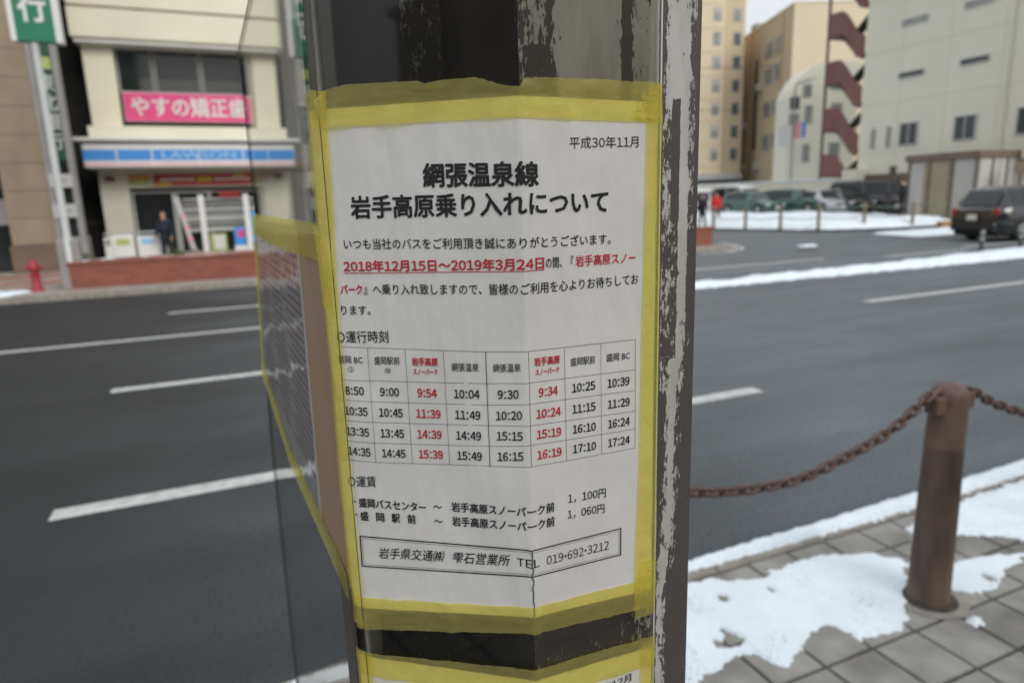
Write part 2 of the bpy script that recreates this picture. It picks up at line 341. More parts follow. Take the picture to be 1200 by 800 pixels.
# glyph outlines from the built-in font, flat, size 1
_gc = {}
def glyph(body, bold=0, space=1, shear=0, res=2):
    k = (body, bold, space, shear, res)
    if k not in _gc:
        c = bpy.data.curves.new('glyph', 'FONT'); c.body = body; c.size = 1; c.resolution_u = res; c.offset = min(bold, 0); c.space_character = space; c.shear = shear
        o = bpy.data.objects.new('glyph', c); COL.objects.link(o); bpy.context.view_layer.update()
        dg = bpy.context.evaluated_depsgraph_get(); oe = o.evaluated_get(dg); me = oe.to_mesh()
        v0 = [tuple(v.co[:2]) for v in me.vertices]; f0 = [tuple(p.vertices) for p in me.polygons]
        B = bold*.75; D = [(0, 0)] if B <= 0 else ([(-B, 0), (B, 0), (0, B*.7), (0, -B*.7)] if B < .017 else [(0, 0), (-B, 0), (B, 0), (0, B*.8), (0, -B*.8), (-B*.8, -B*.6), (B*.8, -B*.6), (-B*.8, B*.6), (B*.8, B*.6)])
        vv = []; ff = []
        for li, (dx, dy) in enumerate(D):
            n0 = len(vv); vv += [(x+dx, y+dy, li) for x, y in v0]; ff += [tuple(i+n0 for i in p) for p in f0]
        _gc[k] = (vv, ff)
        oe.to_mesh_clear(); bpy.data.objects.remove(o); bpy.data.curves.remove(c)
    return _gc[k]
def glyph_mix(body, bold=0, shear=0):
    """line of print with evenly spaced gothic figures"""
    x = 0; vv = []; ff = []
    for ch in body:
        w, o, c = 1.0, 0, ch
        if ch.isdigit() and ord(ch) < 128: c = chr(ord(ch)+0xFEE0); w, o = .62, -.19
        elif ch == ':': c = '\uff1a'; w, o = .42, -.04
        elif ch == '-': c = '\u30fb'; w, o = .36, -.32
        v, f = glyph(c, bold, 1, 0); n0 = len(vv)
        vv += [(x+o+a+shear*b_, b_, l) for a, b_, l in v]; ff += [tuple(i+n0 for i in t) for t in f]; x += w
    return vv, ff
def sign_text(parent, body, x0, x1, z0, z1, y, m, bold=0, face=-1, name='lettering', depth=.01):
    """lettering filling a rectangle in the parent's x-z plane, facing -y (face=-1)"""
    v, f = glyph(body, bold); xs = [p[0] for p in v]; ys = [p[1] for p in v]
    ax, bx, ay, by = min(xs), max(xs), min(ys), max(ys)
    b = MB(); n = len(v)
    for (px, py, li) in v:
        b.v.append((x0+(px-ax)/(bx-ax)*(x1-x0), y-.0015*li, z0+(py-ay)/(by-ay)*(z1-z0)))
    b.f = [t if face < 0 else t[::-1] for t in f]
    return b.build(name, m, parent)

# ------------------------------------------------------------------ ground, road, markings
def sheet(name, m, x0, x1, y0, y1, z, n=1, kind='structure', parent=None):
    return MB().quad((x0, y0, z), (x1, y0, z), (x1, y1, z), (x0, y1, z)).build(name, m, parent, kind=kind)
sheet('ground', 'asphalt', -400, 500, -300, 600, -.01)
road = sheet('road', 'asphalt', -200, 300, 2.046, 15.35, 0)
for (x0, x1, y) in ((-1.03, 4.0, 4.15), (-11, -6, 4.15), (9, 14, 4.15), (-1.1, 3.9, 7.0), (8.6, 13.4, 6.85), (-10.9, -5.9, 7.0),
                    (-.93, 4.1, 12.1), (9.4, 13.4, 11.9), (-10.8, -5.8, 12.1), (18.5, 23.5, 11.9), (18.4, 23.4, 6.8), (14.7, 17.8, 11.3)):
    b = MB(); n = 24; wob = lambda t: .006*noise.noise(Vector((t*9, y, 0)))
    rows = [[(x0+(x1-x0)*i/n, y-.075+wob(i), .004) for i in range(n+1)], [(x0+(x1-x0)*i/n, y+.075+wob(i+40), .004) for i in range(n+1)]]
    b.grid(rows).build('lane_dash', 'road_paint', road)
sheet('lane_line', 'road_paint', -120, 4.6, 9.72, 9.86, .004, parent=road, kind=None)
b = MB(); pts = [(12.2, 15.0), (13.1, 14.95), (14.1, 15.5), (14.9, 16.6), (15.4, 18.0)]
L1, L2 = [], []
for i, p in enumerate(pts):
    a = Vector(pts[max(0, i-1)]); c = Vector(pts[min(len(pts)-1, i+1)]); d = (c-a).normalized(); nn = Vector((-d.y, d.x))*.09
    L1.append((p[0]+nn.x, p[1]+nn.y, .008)); L2.append((p[0]-nn.x, p[1]-nn.y, .008))
b.grid([L2, L1]).build('corner_line', 'road_paint', road)
# cross street surface between planter end and car park is the ground sheet itself

# near pavement: tiles of .21 m
pave = sheet('pavement', 'joint', -40, 60, -14, 1.94, .110)
P = .21; tX0 = 2.058 - 30*P; tY = 1.345
tile_mesh = MB().box(-P/2+.006, P/2-.006, -P/2+.006, P/2-.006, -.012, 0, ch=.003).mesh('paving_tile', 'tile')
cnt = 0; far = MB()
for j in range(-18, 3):
    for i in range(-6, 62):
        cx = tX0+(i+.5)*P; cy = tY+(j+.5)*P
        y1 = min(cy+P/2-.006, 1.925)
        vis = (1.15 < cx < 4.6 and -.2 < cy < 1.94 and cx*.46+cy*.1 > .45)
        if vis and cnt < 290 and y1 > cy+P/2-.007:
            o = bpy.data.objects.new('paving_tile', tile_mesh); COL.objects.link(o); o.parent = pave
            o.location = (cx, cy, .120+random.uniform(-.0015, .0015)); o.rotation_euler = (random.uniform(-.006, .006), random.uniform(-.006, .006), random.uniform(-.006, .006)); cnt += 1
        else:
            if y1 > cy-P/2+.02: far.box(cx-P/2+.006, cx+P/2-.006, cy-P/2+.006, y1, .108, .120+random.uniform(-.0015, .0015), ch=.003)
far.build('paving_tile_field', 'tile', pave, kind='stuff')
# kerb
kerb = sheet('kerb', 'joint', -40, 60, 1.94, 2.046, .02)
km = MB().box(-.296, .296, -.075, .027, -.14, 0, ch=.010).mesh('kerb_stone', 'kerb')
for i in range(-12, 28):
    o = bpy.data.objects.new('kerb_stone', km); COL.objects.link(o); o.parent = kerb; o.location = (i*.6+.21, 2.018, .124+random.uniform(-.002, .002))
b = MB(); b.box(-40, -7.3, 1.943, 2.045, .02, .122); b.box(16.8, 60, 1.943, 2.045, .02, .122); b.build('kerb_run', 'kerb', kerb)

# far pavement, kerb
fp = sheet('far_pavement', 'far_tile', -60, 13.9, 15.5, 40, .10)
b = MB(); b.box(-60, 13.9, 15.35, 15.50, -.02, .11); b.build('kerb_run', 'kerb', fp)
for i in range(9):
    x = -9.5+i*.85; MB().poly([(x, 17.5, .104), (x+.45, 17.5, .104), (x+1.2, 19.6, .104), (x+.75, 19.6, .104)]).build('red_tile_strip', 'red_tile', fp)
sheet('red_tile_strip', 'red_tile', -12, -3.4, 20.2, 21.2, .104, parent=fp, kind=None)

# ------------------------------------------------------------------ snow
def snow_field(name, polys, cell, hmax, z0, rag=.02, soft=.03, holes=0, lump=.3, label=None):
    allp = [p for q in polys for p in q]
    x0, x1 = min(p[0] for p in allp)-cell, max(p[0] for p in allp)+cell; y0, y1 = min(p[1] for p in allp)-cell, max(p[1] for p in allp)+cell
    nx, ny = int((x1-x0)/cell)+2, int((y1-y0)/cell)+2
    X, Y = np.meshgrid(x0+np.arange(nx)*cell, y0+np.arange(ny)*cell)
    D = np.full(X.shape, -1e9)
    for q in polys:
        dist = np.full(X.shape, 1e9); ins = np.zeros(X.shape, bool); m = len(q)
        for i in range(m):
            ax, ay = q[i]; bx, by = q[(i+1) % m]; dx, dy = bx-ax, by-ay; L2_ = dx*dx+dy*dy+1e-12
            t = np.clip(((X-ax)*dx+(Y-ay)*dy)/L2_, 0, 1); dist = np.minimum(dist, np.hypot(X-ax-t*dx, Y-ay-t*dy))
            c = ((ay > Y) != (by > Y)) & (X < dx*(Y-ay)/(dy if abs(dy) > 1e-12 else 1e-12)+ax); ins ^= c
        D = np.maximum(D, np.where(ins, dist, -dist))
    N = np.empty(X.shape); N2 = np.empty(X.shape)
    for j in range(ny):
        for i in range(nx):
            if D[j, i] > -3*rag:
                v = Vector((X[j, i]/rag/2.2, Y[j, i]/rag/2.2, 3.1)); N[j, i] = noise.fractal(v, .8, 2.1, 4); N2[j, i] = noise.fractal(v*.35, 1, 2, 3)
            else: N[j, i] = 0; N2[j, i] = 0
    E = D+N*rag-.2*rag
    if holes: E = np.where(N2 < -holes, -1, E)
    H = hmax*(1-np.exp(-np.maximum(E, 0)/soft))*(1+lump*N2)
    idx = -np.ones(X.shape, int); vs = []; fs = []
    keep = E > 0
    for j in range(ny-1):
        for i in range(nx-1):
            if keep[j, i] or keep[j+1, i] or keep[j, i+1] or keep[j+1, i+1]:
                q = []
                for (a, b_) in ((j, i), (j, i+1), (j+1, i+1), (j+1, i)):
                    if idx[a, b_] < 0: idx[a, b_] = len(vs); vs.append((X[a, b_], Y[a, b_], z0+(H[a, b_] if keep[a, b_] else -.004)))
                    q.append(idx[a, b_])
                fs.append(tuple(q))
    mb = MB(); mb.v = vs; mb.f = fs
    o = mb.build(name, 'snow', None, smooth=True, kind='stuff'); return o
def stuff(o, label, cat): o['label'] = label; o['category'] = cat; o['kind'] = 'stuff'; return o
snowA = [(1.30, 1.97), (1.48, 1.93), (1.613, 1.915), (1.70, 1.87), (1.80, 1.83), (1.933, 1.848), (2.0, 1.86), (2.161, 1.85), (2.3, 1.80), (2.382, 1.76), (2.447, 1.673), (2.36, 1.60), (2.30, 1.53), (2.184, 1.437), (2.115, 1.395), (2.006, 1.368), (1.959, 1.374), (1.85, 1.385), (1.832, 1.456), (1.794, 1.497), (1.691, 1.470), (1.577, 1.415), (1.519, 1.385), (1.492, 1.427), (1.471, 1.487), (1.41, 1.508), (1.299, 1.466), (1.2, 1.45), (.95, 1.43), (.80, 1.55), (.9, 1.8)]
snowB = [(2.40, 1.66), (2.55, 1.60), (2.659, 1.566), (2.80, 1.54), (2.919, 1.489), (2.824, 1.447), (2.718, 1.443), (2.597, 1.395), (2.48, 1.37), (2.40, 1.42), (2.36, 1.50)]
snowC = [(2.60, 1.74), (2.846, 1.687), (2.927, 1.629), (3.038, 1.557), (3.284, 1.491), (3.8, 1.5), (4.8, 1.6), (5.6, 1.70), (5.6, 1.93), (3.3, 1.93), (3.0, 1.90), (2.7, 1.86)]
snowD = [(2.26, 1.315), (2.346, 1.302), (2.312, 1.258), (2.25, 1.262)]
stuff(snow_field('pavement_snow', [snowA, snowB, snowC, snowD], .0085, .012, .1198, .022, .016, holes=.60), 'thin melting snow patches on the grey paving tiles around the rusty bollard', 'snow')
stuff(snow_field('kerb_snow', [[(.03, 1.985), (.30, 1.965), (.52, 1.96), (.55, 2.045), (.3, 2.04), (.04, 2.03)], [(1.15, 1.985), (1.9, 1.975), (2.3, 1.965), (2.7, 1.955), (3.1, 1.96), (4.4, 1.955), (6.5, 1.96), (6.5, 2.09), (4.1, 2.085), (3.4, 2.065), (2.9, 2.07), (2.3, 2.055), (1.9, 2.06), (1.5, 2.045), (1.1, 2.05)]], .012, .028, .1235, .012, .02, holes=.8), 'strip of snow lying along the kerb at the road edge', 'snow')
stuff(snow_field('median_snow', [[(4.9, 9.62), (7.7, 9.42), (10.5, 9.38), (13, 9.3), (16, 9.25), (22, 9.2), (40, 9.2), (40, 10.3), (22, 10.35), (18, 10.3), (15, 10.1), (12, 9.9), (10, 9.85), (7.7, 9.75), (4.9, 9.8)]], .07, .13, .0, .10, .08), 'long ridge of snow along the middle of the road', 'snow')
# car park
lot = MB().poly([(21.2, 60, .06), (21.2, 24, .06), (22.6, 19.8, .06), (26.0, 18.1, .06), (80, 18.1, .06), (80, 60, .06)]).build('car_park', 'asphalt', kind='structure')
stuff(snow_field('car_park_snow', [[(21.6, 40), (21.5, 24.2), (22.7, 20.2), (25.5, 19.2), (29.3, 19.1), (29.3, 26), (45, 28), (45, 46)]], .30, .42, .06, .25, .5, lump=.25), 'deep snow covering the car park behind the fence', 'snow')
stuff(snow_field('roadside_snow', [[(21.6, 15.3), (25, 15.5), (30, 15.8), (36, 16), (36, 18.0), (30, 17.9), (25, 17.7), (22.2, 17.6)]], .09, .07, .0, .12, .1), 'flat strip of snow along the far road edge by the brown kerb', 'snow')
stuff(snow_field('corner_snow', [[(-6.2, 15.7), (-4.1, 15.65), (-3.7, 16.4), (-4.4, 16.7), (-5.3, 16.3)], [(14.9, 14.0), (15.4, 13.9), (15.35, 14.2), (15.0, 14.3)]], .05, .05, .104, .08, .05), 'small dirty snow remnant beside the red hydrant', 'snow')
rk = MB(); rk.box(26.4, 29.9, 17.9, 18.1, 0, .26); rk.box(29.75, 29.95, 18.1, 22.3, 0, .26); rk.build('low_kerb_wall', 'orangek', lot)

# ------------------------------------------------------------------ bollards and chain
def bollard(x, y, label):
    t = thing('bollard', label, 'bollard', (x, y, .12), 0, 'rusty bollards along the kerb')
    MB().lathe([(.0, 0), (.074, 0), (.074, .010), (.070, .018), (.0655, .4), (.0625, .60), (.0632, .602), (.0632, .608), (.0624, .61), (.060, .76)], n=36).build('post', 'bollard', t, smooth=True)
    MB().lathe([(.060, .76), (.0595, .785), (.054, .810), (.040, .826), (.020, .833), (.0, .835)], n=36).build('cap', 'bollcap', t, smooth=True)
    MB().lathe([(.0745, -.001), (.13, -.001), (.13, .004), (.0745, .006)], n=30).build('base_collar', 'kerb', t)
    MB().lathe([(.0742, .0115), (.086, .009), (.098, .0065)], n=30).build('dark_foot_ring', 'joint', t, smooth=True)  # dark ring on the collar round the post foot
    for s in (-1, 1):
        b = MB(); b.box(min(s*.045, s*.098), max(s*.045, s*.098), -.028, .020, .735, .795)
        b.build('lug', 'bollard', t, bevel=.003)
        ring = [(s*.100+.020*math.cos(a), .0, .772+.020*math.sin(a)) for a in [k*math.pi/6 for k in range(12)]]
        MB().tube(ring, .0055, 7, closed=True).build('eye_ring', 'chain', t, smooth=True)
    bar = MB().tube([(-.09, .0, .80), (-.05, 0, .815), (.05, 0, .815), (.09, 0, .80)], .010, 8); bar.build('top_bar', 'bollcap', t, smooth=True)
    return t
bx, by = 2.27, 1.45
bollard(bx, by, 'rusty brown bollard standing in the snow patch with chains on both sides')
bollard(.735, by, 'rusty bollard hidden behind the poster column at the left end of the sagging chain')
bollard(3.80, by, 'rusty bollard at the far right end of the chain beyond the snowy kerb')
# one chain link: stadium ring
lk = []
for k in range(20):
    a = 2*math.pi*k/20; lk.append(((.013 if math.cos(a) > 0 else -.013)+.0135*math.cos(a), .0135*math.sin(a), 0))
link_mesh = MB().tube(lk, .0062, 8, closed=True).mesh('link', 'chain', True)
def chain(xa, xb, za, sag, label, nm='chain'):
    t = thing(nm, label, 'chain', (xa, by, .12), 0, 'rusty chains between the bollards')
    N = 400; pts = [Vector((xa+(xb-xa)*i/N, by+.004*math.sin(i*.05), za-sag*(1-(2*i/N-1)**2))) for i in range(N+1)]
    acc = 0; k = 0; nxt = 0; pitch = .0405
    for i in range(1, N+1):
        acc += (pts[i]-pts[i-1]).length
        if acc >= nxt:
            d = (pts[i]-pts[i-1]).normalized(); o = bpy.data.objects.new('link', link_mesh); COL.objects.link(o); o.parent = t
            q = d.to_track_quat('X', 'Z').to_matrix().to_4x4() @ Matrix.Rotation(R(90*(k % 2)+18+random.uniform(-8, 8)), 4, 'X')
            o.matrix_local = Matrix.Translation(pts[i]-Vector((xa, by, 0))) @ q; k += 1; nxt += pitch
chain(.845, 2.160, .795, .180, 'rusty chain sagging from the bollard to behind the poster column')
chain(2.380, 3.69, .795, .185, 'dark chain hanging from the right side of the rusty bollard')

# small posts on the median
for i, (x, y) in enumerate(((16.3, 10.05), (17.6, 9.95))):
    t = thing('marker_post', ['short dark post in the snow ridge just left of the black car wheel', 'short dark post in the snow ridge before the black car side'][i], 'post', (x, y, 0), 0, 'short posts on the snowy median')
    MB().lathe([(.09, 0), (.09, .10), (.045, .14), (.04, .62), (.03, .66), (0, .67)], n=14).build('shaft', 'dkpost', t, smooth=True)
    for z in (.36, .50): MB().lathe([(.043, z), (.045, z+.01), (.045, z+.08), (.043, z+.09)], n=14).build('reflective_band', 'reflective', t, smooth=True)

# ------------------------------------------------------------------ windows (local frame: x right, z up, -y towards the viewer)
def window(parent, x0, x1, z0, z1, y, pane='win_dark', nm='window', mull=(), fw=.06, rails=()):
    f = MB()
    f.box(x0, x0+fw, y-.05, y+.02, z0, z1); f.box(x1-fw, x1, y-.05, y+.02, z0, z1); f.box(x0+fw, x1-fw, y-.05, y+.02, z0, z0+fw); f.box(x0+fw, x1-fw, y-.05, y+.02, z1-fw, z1)
    for m_ in mull: f.box(m_-fw/2, m_+fw/2, y-.045, y+.015, z0+fw, z1-fw)
    for r_ in rails: f.box(x0+fw, x1-fw, y-.043, y+.013, r_-fw/2, r_+fw/2)
    o = f.build(nm, 'frame', parent)
    p = MB().box(x0+fw*.5, x1-fw*.5, y-.02, y+.01, z0+fw*.5, z1-fw*.5).build('pane', pane, o)
    return o

# ------------------------------------------------------------------ convenience store building
st = thing('shop_building', 'cream two storey shop building with blue and white striped awning sign and pink banner', 'building', (0, 25, .1))
def sb(name, m, x0, x1, y0, y1, z0, z1, par=None, bevel=0):   # world numbers -> local
    return MB().box(x0, x1, y0-25, y1-25, z0-.1, z1-.1).build(name, m, par or st, bevel=bevel)
sb('pillar', 'cream2', -3.34, -2.55, 25, 25.9, .1, 2.93); sb('pillar', 'cream2', 1.34, 2.46, 25, 25.9, .1, 2.93)
sb('wall_band', 'cream', -3.3, 2.4, 25.02, 25.9, 2.931, 4.2); sb('lintel', 'cream2', -2.55, 1.34, 25.12, 25.9, 2.40, 2.93)
sb('shop_floor', 'grey', -2.55, 1.34, 25.2, 31, .1, .2)
sb('back_wall', 'shop_in', -3.3, 2.4, 31, 31.2, .1, 2.9); sb('ceiling', 'cream', -3.3, 2.4, 25.9, 31, 2.7, 2.9)
sb('side_wall', 'shop_in', -3.3, -3.1, 25.9, 31, .1, 2.7); sb('side_wall', 'shop_in', 2.2, 2.4, 25.9, 31, .1, 2.7)
aw = sb('awning_sign', 'white', -3.52, 2.52, 23.9, 25, 2.98, 3.71, bevel=.05)
sb('awning_stripe', 'blue', -3.50, 2.50, 23.892, 23.9, 3.19, 3.51)
sb('awning_line', 'redline', -3.50, 2.50, 23.892, 23.9, 3.06, 3.10)
for x in (-2.62, -1.67, -.35, .95, 1.25): sb('awning_seam', 'white', x-.02, x+.02, 23.885, 23.893, 3.0, 3.69)
sign_text(st, 'LAWSON', -1.40, .74, 3.23-.1, 3.46-.1, 23.888-25, 'paleblue', bold=.03)
sb('ledge', 'white', -3.68, 2.70, 23.75, 25.2, 3.76, 3.86); sb('parapet', 'cream', -3.30, 2.40, 24.1, 25.3, 3.86, 4.22)
sb('upper_pillar', 'cream', -3.27, -2.45, 25, 25.9, 4.22, 6.75); sb('upper_pillar', 'cream', 1.36, 2.27, 25, 25.9, 4.22, 6.75)
sb('rear_plate', 'dark', -2.45, 1.36, 25.6, 25.8, 4.22, 6.79); sb('upper_sill', 'dark', -2.45, 1.36, 25.1, 25.9, 4.22, 4.45)
sb('cornice', 'cream', -3.45, 2.45, 24.5, 25.9, 6.80, 7.62, bevel=.02); sb('cornice_edge', 'white', -3.38, 2.38, 24.6, 25.88, 6.68, 6.79)
sb('cornice_groove', 'stone', -3.40, 2.40, 24.56, 25.9, 7.62, 7.70); sb('upper_wall', 'cream', -3.43, 2.43, 24.52, 25.9, 7.70, 9.2); sb('upper_wall', 'cream', -3.3, 2.3, 25, 30, 9.2, 12.4)
sb('shop_roof', 'grey', -3.4, 2.4, 24.6, 31, 12.4, 12.6)
for i, (a, b_) in enumerate(((-2.45, -1.40), (-1.40, -.02), (-.02, 1.36))):
    w = window(st, a+.02, b_-.02, 5.36-.1, 6.68-.1, .35, 'darkglass'); w.children[0].data.materials[0] = M['darkglass']; w.data.materials[0] = M['dark']
    MB().box(a+.1, b_-.1, .315, .325, 5.32-.1, 5.80-.1).build('blind', 'midglass', w)
sb('banner', 'pink', -2.33, 1.33, 24.96, 25.05, 4.47, 5.32); sb('banner_edge', 'white', -2.345, 1.345, 24.97, 25.06, 4.455, 5.335)
sign_text(st, 'やすの矯正歯', -2.15, 1.26, 4.60-.1, 5.22-.1, -.045, 'white', bold=.028)
# ground-floor frontage
sb('red_banner', 'red', -1.80, 1.22, 25.05, 25.11, 2.47, 2.82)
for i in range(22):
    if 8 < i < 13: continue
    sb('banner_print', 'white', -1.6+i*.125, -1.6+i*.125+.085, 25.043, 25.05, 2.60, 2.70)
sb('banner_print', 'yellow', -.62, -.05, 25.043, 25.05, 2.57, 2.74); sb('banner_print', 'yellow', -1.78, -1.3, 25.043, 25.05, 2.47, 2.56); sb('banner_print', 'yellow', .6, 1.0, 25.043, 25.05, 2.72, 2.81)
sb('side_notice', 'orange', -2.5, -1.9, 25.05, 25.11, 2.66, 2.80); sb('side_notice', 'limeg', -2.5, -1.95, 25.05, 25.11, 2.53, 2.655)
sb('vent', 'brownred', -3.15, -2.9, 24.96, 25.0, 2.62, 2.78); sb('vent', 'brownred', 1.5, 2.2, 24.96, 25.0, 2.7, 2.84)
window(st, -2.53, -1.30, .1, 2.2, .45, 'darkglass', 'shop_window'); window(st, -1.28, -.2, .1, 2.2, .45, 'darkglass', 'shop_window', fw=.08)
window(st, -.2, 1.33, .1, 2.2, .45, 'darkglass', 'shop_window')
for k in st.children[-3:]: k.data.materials[0] = M['grey']; k.children[0].data.materials[0] = M['film']
for z, mm in ((2.0, 'band_white'), (1.86, 'band_grey'), (1.68, 'band_white'), (1.52, 'band_grey'), (1.38, 'band_white'), (1.20, 'band_grey'), (1.02, 'band_white')):
    h = .13 if mm == 'band_white' else .20
    sb('frosted_band', mm, -1.05, 1.2, 25.30, 25.315, z-.09, z-.09+h-.002*(mm == 'band_grey'))
for x in (-.47, .88): sb('sign_mast', 'white', x-.09, x+.09, 24.1, 24.3, .1, 2.12, bevel=.02)
sb('poster_board', 'limeg', -.35, .18, 25.02, 25.06, .25, .85); sb('poster_board', 'white', -.22, .12, 25.0, 25.02, .32, .80)
sb('shop_poster', 'red', .1, .75, 25.2, 25.25, 2.06, 2.26)
sb('magazine_row', 'red', -2.45, -1.35, 25.9, 26.1, 1.35, 1.62); sb('magazine_row', 'blue', -2.45, -1.35, 25.85, 26.0, 1.20, 1.33); sb('magazine_row', 'white', -2.45, -1.2, 25.88, 26.0, .9, 1.15)
sb('shelf', 'limeg', -1.1, .9, 27, 27.4, .2, 1.2); sb('shelf', 'yellow', -2.4, -.3, 28.5, 28.8, .2, 1.5); sb('counter', 'white', -.2, 1.8, 29, 29.5, .2, 1.1)
sb('step', 'yellow', -2.5, 1.34, 24.9, 25.2, .1, .24)
# free-standing bits before the shop
t = thing('banner_flag', 'blue upright banner flag beside the right white mast of the shop', 'banner', (1.0, 24.2, .1)); box('cloth', 'blue', t, -.13, .13, -.01, .01, .45, 1.45); box('pole', 'white', t, .13, .16, -.015, .015, 0, 1.6); box('foot', 'grey', t, -.15, .2, -.15, .15, 0, .05)
t = thing('banner_flag', 'low blue board with a pink picture in front of the shop window', 'banner', (.62, 24.3, .1)); box('cloth', 'blue', t, -.2, .2, -.01, .01, .35, .95); box('picture', 'pink', t, -.1, .12, -.015, -.01, .62, .85); box('foot', 'white', t, -.22, .22, -.1, .1, 0, .35)
t = thing('banner_flag', 'tall white and pink banner flag leaning behind the person at the shop', 'banner', (-1.0, 23.6, .1))
MB().poly([(-.20, 0, 1.95), (-.08, 0, 2.0), (.24, 0, .35), (.10, 0, .30)]).quad((-.20, .02, 1.95), (.10, .02, .30), (.24, .02, .35), (-.08, .02, 2.0)).build('cloth', 'shed_white', t)
for z in (.6, .95, 1.3): MB().box(.02-(z-.95)*.17, .12-(z-.95)*.17, -.012, -.004, z, z+.12).build('print', 'redline', t)
MB().tube([(-.25, .01, 2.02), (.32, .01, .0)], .015).build('pole', 'white', t); box('foot', 'grey', t, .1, .5, -.2, .2, 0, .06)
for i, x in enumerate((-3.0, -2.62, -1.98, -1.55)):
    w = (.2, .56, .56, .3)[i]
    t = thing('recycling_bin', ['narrow white bin at the left end of the bin row', 'white recycling bin with green notice second in the row', 'white recycling bin with pale blue notice third in the row', 'white bin with red edge next to the standing person'][i], 'bin', (x, 22.6, .1), 0, 'white bins before the shop')
    box('body', 'white', t, -w/2, w/2, -.25, .25, 0, .86+.06*(i % 2), bevel=.03); box('lid', 'frame', t, -w/2+.02, w/2-.02, -.23, .23, .93+.0*(i % 2), .98, bevel=.02)
    box('notice', ('grey', 'limeg', 'paleblue', 'red')[i], t, -w*.3, w*.3, -.262, -.25, .62, .80)

# planter of red brick on the far kerb
pl = thing('brick_planter', 'long low red brick planter with snow on top along the far kerb', 'planter', (0, 16.4, .0))
MB().box(-2.98, 13.75, .0, .9, -.02, .60).build('wall', 'brick', pl, bevel=.01); MB().box(-3.01, 13.78, -.03, .93, .601, .66).build('coping', 'brick', pl, bevel=.01)
b = MB(); nx = 200
rows = [[(-2.9+16.5*i/nx, .02+.86*j/6, .655+max(-.004, (-.01+.09*noise.noise(Vector((i*.21, j*.7, 0))))*(1-abs(j-3)/3.3))) for i in range(nx+1)] for j in range(7)]
b.grid(rows).build('snow_cover', 'snow', pl, smooth=True)
def bush(parent, cx, cy, cz, r, n, nm='foliage'):
    b = MB()
    for k in range(n):
        a = random.uniform(0, 6.28); e = random.uniform(-.2, 1.4); q = r*random.uniform(.4, 1.05); c = Vector((cx+q*math.cos(a)*math.cos(e), cy+q*.6*math.sin(a)*math.cos(e), cz+q*math.sin(e)*.9))
        u = Vector((random.gauss(0, 1), random.gauss(0, 1), random.gauss(0, 1))).normalized()*.035; v = u.cross(Vector((random.gauss(0, 1), random.gauss(0, 1), 1))).normalized()*.02
        b.quad(c-u, c-v, c+u, c+v)
    return b.build(nm, 'shrub', parent)
for i, x in enumerate((-2.75, -1.0, 1.9, 4.4, 7.2, 10.4)):
    t = thing('low_shrub', ['small yellowish shrub at the left end of the brick planter', 'small green shrub in the brick planter before the standing person', 'low shrub in the brick planter behind the poster column', 'low shrub in the middle of the brick planter', 'low shrub right of the planter middle', 'low shrub near the right end of the brick planter'][i], 'shrub', (x, 16.8, .62), 0, 'shrubs in the brick planter')
    bush(t, 0, 0, .0, .24, 160); MB().tube([(0, 0, -.02), (.01, 0, .15)], [.02, .012], 6).build('stem', 'brown_dark', t)

# ------------------------------------------------------------------ bank building and its street sign
bk = thing('bank_building', 'brown stone bank building with tall green lettered glass strip at the left edge', 'building', (0, 22, .1))
def bb(name, m, x0, x1, y0, y1, z0, z1, par=None, bevel=0): return MB().box(x0, x1, y0-22, y1-22, z0-.1, z1-.1).build(name, m, par or bk, bevel=bevel)
stones = 0
for zi in range(16):
    z0 = .86+zi*.72
    for (xa, xb) in ((-5.18, -4.13),):
        bb('stone_slab', 'stone', xa, xb-.005, 22+.004*(zi % 2), 23.2, z0+.006, z0+.72-.006)
bb('pillar_core', 'stone_dark', -5.15, -4.16, 22.03, 23.0, .1, 12.4)
bb('plinth', 'stone_dark', -5.24, -4.05, 21.93, 23.2, .1, .85)
g = bb('glass_strip', 'darkglass', -4.02, -3.60, 22.1, 22.2, 1.03, 12); bb('strip_frame', 'grey', -4.14, -4.02, 21.96, 22.3, 1.03, 12.3); bb('strip_frame', 'grey', -3.60, -3.46, 21.96, 22.3, 1.03, 12.3)
bb('green_panel', 'darkgreen', -4.02, -3.60, 22.07, 22.095, 3.1, 6.1); bb('yellow_emblem', 'limeg', -3.98, -3.64, 22.05, 22.07, 5.42, 5.72)
for i, ch in enumerate('東北銀行'): sign_text(bk, ch, -4.0, -3.62, 4.86-i*.50-.1, 5.30-i*.50-.1, .045, 'postpole', bold=.03)
bb('white_plate', 'frame', -4.10, -3.55, 21.93, 21.97, 2.36, 2.72); bb('white_plate', 'frame', -4.12, -3.56, 21.93, 21.97, 1.56, 1.92)
for z in (2.52, 1.70): bb('plate_print', 'grey', -3.98, -3.68, 21.925, 21.93, z, z+.07)
bb('base_block', 'grey', -4.16, -3.44, 21.9, 22.6, .1, 1.03)
bb('dark_glazing', 'darkglass', -9.5, -5.2, 23.0, 23.2, .1, 12.4); bb('white_blind', 'grey', -7.4, -5.3, 22.95, 22.99, 1.4, 2.1)
for x in (-6.3, -7.6, -8.9): bb('glazing_bar', 'brown_dark', x-.05, x+.05, 22.93, 23.02, .1, 12.4)
bb('bank_block', 'stone', -18, -9.5, 22, 34, .1, 14); bb('bank_roof', 'stone', -18, -3.5, 22, 34, 14.01, 14.4); bb('bank_upper', 'stone', -9.49, -3.46, 21.98, 34, 12.41, 14)
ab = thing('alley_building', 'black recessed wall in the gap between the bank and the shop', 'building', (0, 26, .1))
MB().box(-5.2, -3.48, .5, 6, 0, 12).build('wall', 'dark', ab); MB().box(-4.4, -3.5, .42, .5, 1.2, 1.3).build('pipe', 'brown_dark', ab)
